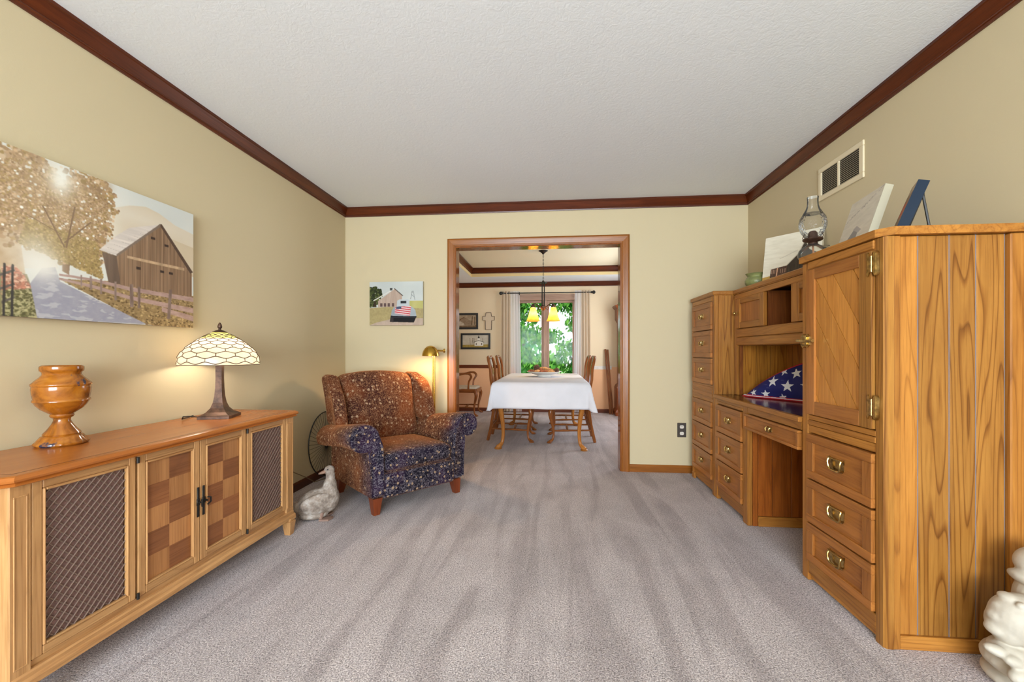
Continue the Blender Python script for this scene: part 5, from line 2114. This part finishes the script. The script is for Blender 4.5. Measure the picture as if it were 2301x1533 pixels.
def make_chair(name, label, arms=False, loc=(0, 0, 0), rz=0, group=None, w=.25):
    r = thing(name, label, 'chair', loc, (0, 0, rz), group)
    for sy in (-1, 1):
        mb = MB(chair_wood)
        cabriole(mb, .20, sy * (w - .02), .75, sy * .65, .43, .023)
        mb.build('leg', r, local=True)
        mb = MB(chair_wood)      # rear leg running up into the back stile
        y = sy * (w - .06)
        pth = [(-.300, y, .002), (-.255, y, .20), (-.225, y, .42), (-.232, y * 1.02, .58), (-.262, y * 1.08, .74), (-.268, y * 1.12, .86), (-.292, y * 1.05, .965), (-.305, y * .86, 1.003)]
        mb.tube(pth, [.018, .019, .021, .018, .016, .016, .017, .015], 8, sub=3)
        mb.build('leg', r, local=True)
    mb = MB(chair_wood)
    mb.tube([(-.305, y, z) for y, z in ((-(w - .06) * .90, 1.000), (-(w - .06) * .6, 1.008), (-.04, .992), (0, .996), (.04, .992), ((w - .06) * .6, 1.008), ((w - .06) * .90, 1.000))], [.014, .017, .017, .018, .017, .017, .014], 8, sub=3)
    mb.build('crest_rail', r, local=True)
    mb = MB(chair_wood)
    rings = []
    for z, hw, xx in ((.47, .055, -.226), (.54, .040, -.230), (.62, .060, -.246), (.72, .085, -.262), (.80, .070, -.268), (.88, .050, -.276), (.95, .070, -.292), (.99, .060, -.302)):
        rings.append([(xx - .006, -hw, z), (xx - .006, hw, z), (xx + .006, hw, z), (xx + .006, -hw, z)])
    mb.loft(rings, smooth=False)
    mb.build('splat', r, local=True)
    mb = MB(chair_wood_x)
    p = [(.235, -w + .01), (.235, w - .01), (-.235, w - .05), (-.235, -w + .05)]
    mb.loft([[(x, y, z) for x, y in p] for z in (.385, .448)], smooth=False)
    mb.build('seat_rail', r, local=True)
    mb = MB(seat_cloth)
    mb.rbox((0, 0, .455), (.215, w - .03, .024), .022, (4, 4, 1), lambda x, y, z: (x, y * (1 if x > 0 else 1 + x * .18), z + (.014 * (1 - (x / .22) ** 2) * (1 - (y / w) ** 2) if z > 0 else 0)))
    mb.build('seat', r, local=True)
    mb = MB(chair_wood_x)
    for sy in (-1, 1):
        mb.tube([(.19, sy * (w - .03), .135), (.07, sy * (w - .04), .14), (-.06, sy * (w - .05), .14), (-.265, sy * (w - .06), .145)], [.009, .014, .010, .010], 8)
    mb.tube([(.02, -(w - .04), .14), (.02, -.10, .14), (.02, 0, .14), (.02, .10, .14), (.02, w - .04, .14)], [.009, .011, .016, .011, .009], 8)
    mb.tube([(-.25, -(w - .06), .19), (-.25, 0, .19), (-.25, w - .06, .19)], [.009, .012, .009], 8)
    mb.build('stretcher', r, local=True)
    if arms:
        for sy in (-1, 1):
            mb = MB(chair_wood)
            y = sy * (w - .045)
            mb.tube([(-.250, y, .70), (-.16, y + sy * .02, .680), (-.06, y + sy * .035, .685), (.03, y + sy * .045, .705), (.105, y + sy * .045, .700), (.140, y + sy * .04, .660), (.120, y + sy * .03, .610), (.095, y + sy * .025, .560), (.088, y + sy * .02, .45)], [.014, .016, .014, .016, .019, .019, .016, .014, .016], 8, sub=4)
            mb.build('arm', r, local=True)
    return r


CG = 'dining chairs at the table'
first = make_chair('dining_chair', 'wooden dining chair left of the table, nearest the doorway', loc=(-.475, 5.25, 0), rz=0, group=CG)
for x, y, rz, lb in ((-.475, 6.03, 0, 'wooden dining chair left of the table, nearest the window'), (.20, 5.24, PI, 'wooden dining chair right of the table, nearest the doorway'), (.215, 6.03, PI, 'wooden dining chair right of the table, nearest the window')):
    c = copy_tree(first)
    c.location = (x, y, 0); c.rotation_euler = (0, 0, rz); c['label'] = lb
make_chair('armchair', 'wooden open-arm dining chair with pale seat against the far wall at left', True, (-1.475, 7.13, 0), 0, None, .235)

# ------------------------------------------------------------------ chandelier
chx, chy = -.122, 5.75
ch = thing('chandelier', 'dark iron chandelier with two lit amber shades over the table', 'chandelier', (chx, chy, H))
mb = MB(iron)
mb.lathe([(0, -.052), (.008, -.050), (.014, -.040), (.040, -.016), (.062, -.004), (.064, 0), (0, 0)], (chx, chy, H), 28); mb.build('canopy', ch)
mb = MB(iron)
for k in range(15):
    z = 2.388 - k * .0245
    pts = []
    for q in range(12):
        a = 2 * PI * q / 12
        d = .0075 * math.cos(a)
        pts.append((chx + (d if k % 2 else 0), chy + (0 if k % 2 else d), z + .0155 * math.sin(a)))
    mb.tube(pts, .0018, 5, closed=True)
mb.tube([(chx, chy, 2.40), (chx + .003, chy, 2.2), (chx, chy, 2.03)], .0016, 5)
mb.build('chain', ch)
mb = MB(iron)
mb.lathe([(0, 0), (.052, 0), (.054, .006), (.03, .012), (.012, .030), (.006, .040), (0, .04)], (chx, chy, 2.00), 24)
for k in range(4):
    a = PI / 4 + k * PI / 2
    mb.tube([(chx + .021 * math.cos(a), chy + .021 * math.sin(a), 2.005), (chx + .021 * math.cos(a), chy + .021 * math.sin(a), 1.69)], .007, 8)
mb.lathe([(0, -.03), (.012, -.025), (.034, 0), (.036, .03), (.02, .045), (0, .045)], (chx, chy, 1.655), 20, bronze)
mb.build('column', ch)
amber = shade_glass('amber_shade_glass', (206, 136, 46), (220, 160, 70), 14, .6)
for s_ in (-1, 1):
    sxx = chx + s_ * .137
    mb = MB(bronze)
    mb.tube([(chx + s_ * .03, chy, 1.67), (chx + s_ * .07, chy, 1.705), (chx + s_ * .115, chy, 1.722), (sxx, chy, 1.715), (sxx, chy, 1.70)], .007, 8)
    mb.tube([(chx + s_ * .03, chy, 1.66), (chx + s_ * .06, chy, 1.64), (chx + s_ * .075, chy, 1.66), (chx + s_ * .06, chy, 1.68)], .005, 8)
    mb.lathe([(0, .045), (.012, .045), (.020, .036), (.034, .010), (.036, 0), (.030, -.004), (0, -.004)], (sxx, chy, 1.672), 20)
    am = mb.build('arm', ch)
    mb = MB(amber)
    mb.lathe([(.034, .0), (.042, -.020), (.056, -.080), (.070, -.130), (.084, -.165), (.092, -.184)], (sxx, chy, 1.668), 36)
    # drop the caps: an open bell
    mb.f = [q for q in mb.f if len(q) == 4]; mb.mi = mb.mi[:len(mb.f)]; mb.sm = mb.sm[:len(mb.f)]
    g = mb.build('shade', am, recalc=False)
    g['label'] = 'lit amber glass bell shade'
    point_light('chandelier_bulb', (sxx, chy, 1.585), 3.6, (1.0, .74, .40), .028, ch)

# ------------------------------------------------------------------ curtains on the rod
rd = thing('curtain_rod', 'black curtain rod with round finials over the dining window', 'curtain rod', (-.1, YF - .08, 2.10))
mb = MB(black); mb.tube([(-.90, YF - .08, 2.10), (.70, YF - .08, 2.10)], .009, 10)
for x in (-.84, .64): mb.tube([(x, YF - .08, 2.10), (x, YF, 2.10)], .007, 8)
mb.build('rod', rd)
for x in (-.905, .715):
    mb = MB(black); mb.ball((x, YF - .08, 2.10), .030, 14, 10); mb.tube([(x + (.03 if x < 0 else -.03), YF - .08, 2.10), (x + (.05 if x < 0 else -.05), YF - .08, 2.10)], .018, 10); mb.build('finial', rd)
for x in (-.575, ):
    mb = MB(black); mb.tube([(x, YF - .08, 2.105), (x, YF - .08, 2.065)], .007, 8); mb.ball((x, YF - .08, 2.10), .016, 10, 8); mb.build('bracket', rd)


def curtain(name, label, x0, x1, xb0, xb1, folds, amp, mat, z1=2.135, yoff=0.0, grp=None):
    mb = MB(mat)
    n, m = folds * 12, 22
    v, f = [], []
    for j in range(m + 1):
        t_ = j / m
        z = z1 - t_ * (z1 - .015)
        for i in range(n + 1):
            s_ = i / n
            a, b = x0 + (xb0 - x0) * t_ ** .8, x1 + (xb1 - x1) * t_ ** .8
            x = a + (b - a) * s_
            y = YF - .08 + yoff + amp * math.sin(2 * PI * folds * s_) * (.8 + .3 * t_) + .004 * math.sin(5 * t_ + 9 * s_)
            v.append((x + amp * .3 * math.sin(4 * PI * folds * s_), y, z))
    for j in range(m):
        for i in range(n):
            a = j * (n + 1) + i
            f.append((a, a + 1, a + n + 2, a + n + 1))
    mb.add(v, f, None, True)
    o = mb.build(name, loc=((x0 + x1) / 2, YF - .08, 2.10), sharp=180, recalc=False)
    tag(o, label, 'curtain', grp)
    return o


def drape_mat(name, c, tr, alpha=0.0):
    m = NT(name)
    m.t.nodes.remove(m.b)
    df = m.n('ShaderNodeBsdfDiffuse'); df.inputs[0].default_value = lin(c)
    tl = m.n('ShaderNodeBsdfTranslucent'); tl.inputs[0].default_value = lin(c)
    a = m.n('ShaderNodeMixShader'); a.inputs[0].default_value = tr
    m.l(df.outputs[0], a.inputs[1]); m.l(tl.outputs[0], a.inputs[2])
    out = a
    if alpha:
        t_ = m.n('ShaderNodeBsdfTransparent')
        b = m.n('ShaderNodeMixShader'); b.inputs[0].default_value = alpha
        m.l(a.outputs[0], b.inputs[1]); m.l(t_.outputs[0], b.inputs[2])
        out = b
    m.l(out.outputs[0], m.out.inputs['Surface'])
    return m.mat


DR = drape_mat('taupe_drape', (212, 194, 170), .3)
SHR = drape_mat('white_sheer', (246, 247, 250), .5, .3)
curtain('curtain', 'taupe pleated drape left of the dining window', -.895, -.735, -.90, -.73, 3, .016, DR)
curtain('curtain', 'taupe pleated drape right of the dining window', .505, .645, .50, .67, 3, .016, DR)
curtain('sheer_curtain', 'white sheer curtain at the left side of the dining window', -.765, -.575, -.765, -.535, 4, .005, SHR, yoff=.012)
curtain('sheer_curtain', 'white sheer curtain at the right side of the dining window', .390, .535, .365, .535, 4, .005, SHR, yoff=.012)

# ------------------------------------------------------------------ pictures and cross on the far wall
def farm_art():
    P = Paint(70, 46, (176, 158, 130))
    P.fill(None, (186, 168, 142), c2=(140, 120, 96), fx=12, fy=8, seed=81)
    P.fill([(.1, .2), (.2, .55), (.55, .8), (.8, .5), (.85, .2)], (122, 100, 80), c2=(160, 140, 116), fx=20, fy=10, seed=82)
    P.fill([(.08, .15), (.1, .42), (.35, .5), (.5, .3), (.5, .15)], (216, 206, 190), c2=(170, 156, 136), fx=10, fy=8, seed=83)
    P.line(.05, .35, .5, .82, .02, (84, 64, 50)); P.line(.82, .2, .84, .9, .02, (92, 74, 54)); P.line(.92, .2, .92, .85, .015, (92, 74, 54))
    P.fill([(0, 0), (1, 0), (1, .16), (0, .13)], (96, 76, 56), c2=(140, 116, 88), fx=20, fy=5, seed=84)
    return P


def church_art():
    P = Paint(90, 50, (196, 190, 172))
    P.fill(None, (204, 198, 182), c2=(184, 176, 158), fx=8, fy=6, seed=91)
    P.fill([(0, 0), (1, 0), (1, .24), (0, .2)], (146, 124, 62), c2=(176, 152, 84), fx=30, fy=6, seed=92)
    for x in (.30, .36, .42, .46, .78):
        P.line(x, .2, x + .04 * math.sin(x * 40), .75, .008, (130, 116, 98), 1.8)
    P.fill([(.46, .12), (.46, .42), (.62, .55), (.80, .42), (.80, .12)], (226, 222, 210))
    P.fill([(.57, .45), (.58, .74), (.67, .74), (.68, .45)], (222, 218, 206))
    P.fill([(.585, .74), (.625, .98), (.665, .74)], (52, 48, 44))
    P.line(.44, .42, .62, .56, .010, (70, 62, 54), 1.8); P.line(.62, .56, .82, .42, .010, (70, 62, 54), 1.8)
    for x in (.51, .72):
        P.fill([(x, .2), (x + .035, .2), (x + .035, .34), (x, .34)], (80, 66, 56))
    return P


def framed(label, art, x0, x1, z0, z1):
    r = thing('framed_picture', label, 'picture', ((x0 + x1) / 2, YF, (z0 + z1) / 2))
    b = .034
    mb = MB(black)
    mb.box(x0, x1, YF - .022, YF, z1 - b, z1, bev=.003); mb.box(x0, x1, YF - .022, YF, z0, z0 + b, bev=.003)
    mb.box(x0, x0 + b, YF - .022, YF, z0 + b, z1 - b, bev=.003); mb.box(x1 - b, x1, YF - .022, YF, z0 + b, z1 - b, bev=.003)
    mb.build('frame', r)
    t = art_mesh('print', art, x1 - x0 - 2 * b, z1 - z0 - 2 * b, .006, parent=r, at=(0, -.010, -(z1 - z0) / 2 + b))
    return r


framed('black framed farmhouse print, the upper of two on the far wall', farm_art(), -1.83, -1.325, 1.472, 1.760)
framed('black framed church print, the lower of two on the far wall', church_art(), -1.640, -1.102, 1.112, 1.400)
cr = thing('wall_cross', 'pale cross with dark outline hanging left of the dining window', 'cross', (-1.135, YF, 1.61))
W_ = [(-.055, 1.463), (.055, 1.463), (.060, 1.625), (.108, 1.632), (.108, 1.700), (.058, 1.700), (.045, 1.765), (-.045, 1.765), (-.058, 1.700), (-.108, 1.700), (-.108, 1.632), (-.060, 1.625)]
W_ = [(x * .98, z) for x, z in W_]
mb = MB(plain('cross_wood', (206, 186, 158), .6)); mb.prism([(-1.135 + x, z) for x, z in W_], 'y', YF - .012, YF - .001); mb.build('body', cr)
mb = MB(plain('cross_edge', (92, 70, 50), .5)); mb.tube([(-1.135 + x, YF - .012, z) for x, z in W_], .007, 6, closed=True); mb.build('rim', cr)

# ------------------------------------------------------------------ loose rails leaning on the far wall, long-case clock
for dx, dyy, lb, top in ((0, 0, 'loose brown trim board leaning on the far wall, the left of two', 1.112), (.036, -.012, 'loose brown trim board leaning on the far wall, the right of two', 1.106)):
    mb = MB(wood('loose_rail', (104, 58, 30), (142, 86, 48), 'z', .35, .15))
    x0, x1 = .985 + dx, .918 + dx
    rings = []
    for (x, y, z) in ((x0, YF - .16 + dyy, 0.002), (x1, YF - .026 + dyy, top)):
        rings.append([(x - .016, y, z), (x + .016, y, z), (x + .016, y - .008, z), (x + .008, y - .014, z), (x, y - .011, z), (x - .008, y - .014, z), (x - .016, y - .008, z)])
    mb.loft(rings, smooth=False)
    t = mb.build('trim_board', loc=(x0, YF - .1, 0))
    tag(t, lb, 'board')

ck = thing('longcase_clock', 'tall cherry longcase clock at the right end of the far wall', 'clock', (1.33, 7.30, 0))
cw = wood('clock_cherry', (112, 54, 24), (156, 84, 42), 'z', .25, .2)
mb = MB(cw)
mb.box(1.07, 1.59, 7.17, 7.485, .09, .46, bev=.006); mb.loft([[(1.05 - o, 7.15 - o, z), (1.61 + o, 7.15 - o, z), (1.61 + o, 7.488, z), (1.05 - o, 7.488, z)] for o, z in ((-.02, .10), (.005, .06), (.005, 0.001))][::-1], smooth=False)
mb.loft([[(1.07 + o, 7.17 + o, z), (1.59 - o, 7.17 + o, z), (1.59 - o, 7.485, z), (1.07 + o, 7.485, z)] for o, z in ((0, .46), (.02, .50), (.045, .52))], smooth=False)
mb.build('base', ck)
mb = MB(cw); mb.box(1.118, 1.542, 7.22, 7.485, .52, 1.60, bev=.006)
mb.box(1.17, 1.49, 7.212, 7.225, .60, 1.52, bev=.004); mb.build('waist', ck)
mb = MB(cw)
mb.loft([[(1.118 - o, 7.22 - o, z), (1.542 + o, 7.22 - o, z), (1.542 + o, 7.485, z), (1.118 - o, 7.485, z)] for o, z in ((0, 1.56), (.03, 1.61), (.036, 1.62), (.036, 1.79), (.050, 1.80), (.078, 1.835), (.080, 1.845), (.0, 1.846))], smooth=False)
mb.prism([(1.06, 1.845), (1.10, 1.87), (1.17, 1.90), (1.215, 1.95), (1.255, 2.0), (1.275, 1.99), (1.27, 1.95), (1.33, 1.92), (1.39, 1.95), (1.385, 1.99), (1.405, 2.0), (1.445, 1.95), (1.49, 1.90), (1.56, 1.87), (1.60, 1.845)], 'y', 7.19, 7.23)
mb.build('hood', ck)
mb = MB(plain('clock_dial', (226, 214, 184), .5)); mb.prism([(1.33 + .13 * math.cos(a), 1.72 + .09 * math.sin(a)) for a in np.linspace(0, 2 * PI, 33)[:-1]], 'y', 7.178, 7.186); mb.build('dial', ck)
mb = MB(cw); mb.lathe([(0, 0), (.014, 0), (.016, .02), (.026, .045), (.016, .07), (.006, .10), (0, .11)], (1.33, 7.21, 1.92), 16); mb.build('finial', ck)

# ------------------------------------------------------------------ garden outside the dining window
mb = MB(plain('lawn', (88, 130, 60), .95, var=.25, vscale=3)); mb.box(-16, 16, YF + T, 40, -.5, -.4); struct(mb, 'ground')


def leaf_mat(name, c1, c2):
    m = NT(name)
    m.t.nodes.remove(m.b)
    g = m.n('ShaderNodeNewGeometry')
    r = m.ramp([(0, lin(c1)), (1, lin(c2))])
    m.l(g.outputs['Random Per Island'], r.inputs[0])
    df = m.n('ShaderNodeBsdfDiffuse'); tl = m.n('ShaderNodeBsdfTranslucent')
    m.l(r.outputs[0], df.inputs[0]); m.l(r.outputs[0], tl.inputs[0])
    a = m.n('ShaderNodeMixShader'); a.inputs[0].default_value = .45
    m.l(df.outputs[0], a.inputs[1]); m.l(tl.outputs[0], a.inputs[2])
    m.l(a.outputs[0], m.out.inputs['Surface'])
    return m.mat


LEAF = [leaf_mat('maple_leaves', (30, 104, 40), (128, 190, 84)), leaf_mat('hedge_leaves', (40, 110, 70), (110, 176, 96))]
bark = plain('bark', (92, 82, 70), .9, var=.25, vscale=12)


def tree(label, x, y, clumps, nleaf, size, k, trunk=True, seed=0):
    r_ = np.random.default_rng(seed)
    r = thing('tree', label, 'tree', (x, y, -.4))
    if trunk:
        mb = MB(bark)
        mb.tube([(x, y, -.4), (x + .05, y, .6), (x - .03, y, 1.6), (x + .05, y, 3.0)], [.13, .10, .09, .06], 10)
        for c in clumps[:5]:
            mb.tube([(x, y, 1.0), (x + c[0] * .6, y + c[1] * .6, max(.9, c[2] - .2))], [.05, .02], 6)
        mb.build('trunk', r)
    v, f = [], []
    w = np.array([c[3] ** 2 for c in clumps]); w = w / w.sum()
    for _ in range(nleaf):
        c = clumps[r_.choice(len(clumps), p=w)]
        d = r_.normal(size=3); d /= np.linalg.norm(d)
        rad = c[3] * r_.random() ** .4
        p = np.array([x + c[0], y + c[1], c[2]]) + d * rad * np.array([1, 1, .8])
        n = d * .5 + r_.normal(size=3) * .6 + np.array([0, -.2, .5]); n /= np.linalg.norm(n)
        a = np.cross(n, [0.2, 0.1, 1.0]); a /= np.linalg.norm(a)
        b = np.cross(n, a)
        s_ = size * r_.uniform(.6, 1.3)
        q = len(v)
        for (u, t_, h) in ((0, -1, 0), (.55, -.25, .12), (.40, .45, .10), (0, 1.1, -.1), (-.40, .45, .10), (-.55, -.25, .12)):
            v.append(tuple(p + a * u * s_ + b * t_ * s_ + n * h * s_))
        f.append((q, q + 1, q + 2, q + 3)); f.append((q, q + 3, q + 4, q + 5))
    mb = MB(LEAF[k]); mb.add(v, f, None, False)
    o = mb.build('crown', r, recalc=False)
    return r


def rel(x, y, cl):
    return [(a - x, b - y, z, r) for a, b, z, r in cl]


tree('broad green tree filling the left half of the dining window', -1.2, 10.6, rel(-1.2, 10.6, [(-.95, 10.6, 2.3, .5), (-.5, 10.5, 2.1, .42), (-.8, 10.6, 1.6, .5), (-.33, 10.4, 1.45, .30), (-.85, 10.6, .9, .45), (-.42, 10.5, .75, .32), (-.15, 10.6, 2.35, .3), (-1.4, 10.6, 1.4, .7), (-1.3, 10.6, 2.6, .8), (-.6, 10.6, 3.0, .8), (-.9, 10.6, .2, .5)]), 5200, .062, 0, True, 1)
tree('green tree with drooping boughs in the right half of the dining window', .95, 10.4, rel(.95, 10.4, [(.35, 10.4, 2.25, .38), (.62, 10.4, 1.75, .34), (.02, 10.5, 1.45, .28), (.42, 10.4, 1.12, .34), (.08, 10.4, .8, .34), (.6, 10.5, .65, .34), (.0, 10.5, 2.5, .3), (.9, 10.4, 2.6, .7), (1.2, 10.4, 1.2, .7)]), 3800, .062, 0, True, 2)
tree('dark hedge tree standing far behind the left tree', -1.9, 15.0, [(0, 0, 1.0, 1.2), (1.0, 0, .6, 1.0), (-.9, .2, 1.0, 1.1), (.2, 0, 2.2, .9)], 2200, .13, 1, True, 3)
tree('low hedge tree far behind the right tree', 2.4, 15.5, [(0, 0, .3, .9), (-1.0, 0, .1, .8), (.9, 0, .5, .9)], 1600, .13, 1, False, 4)
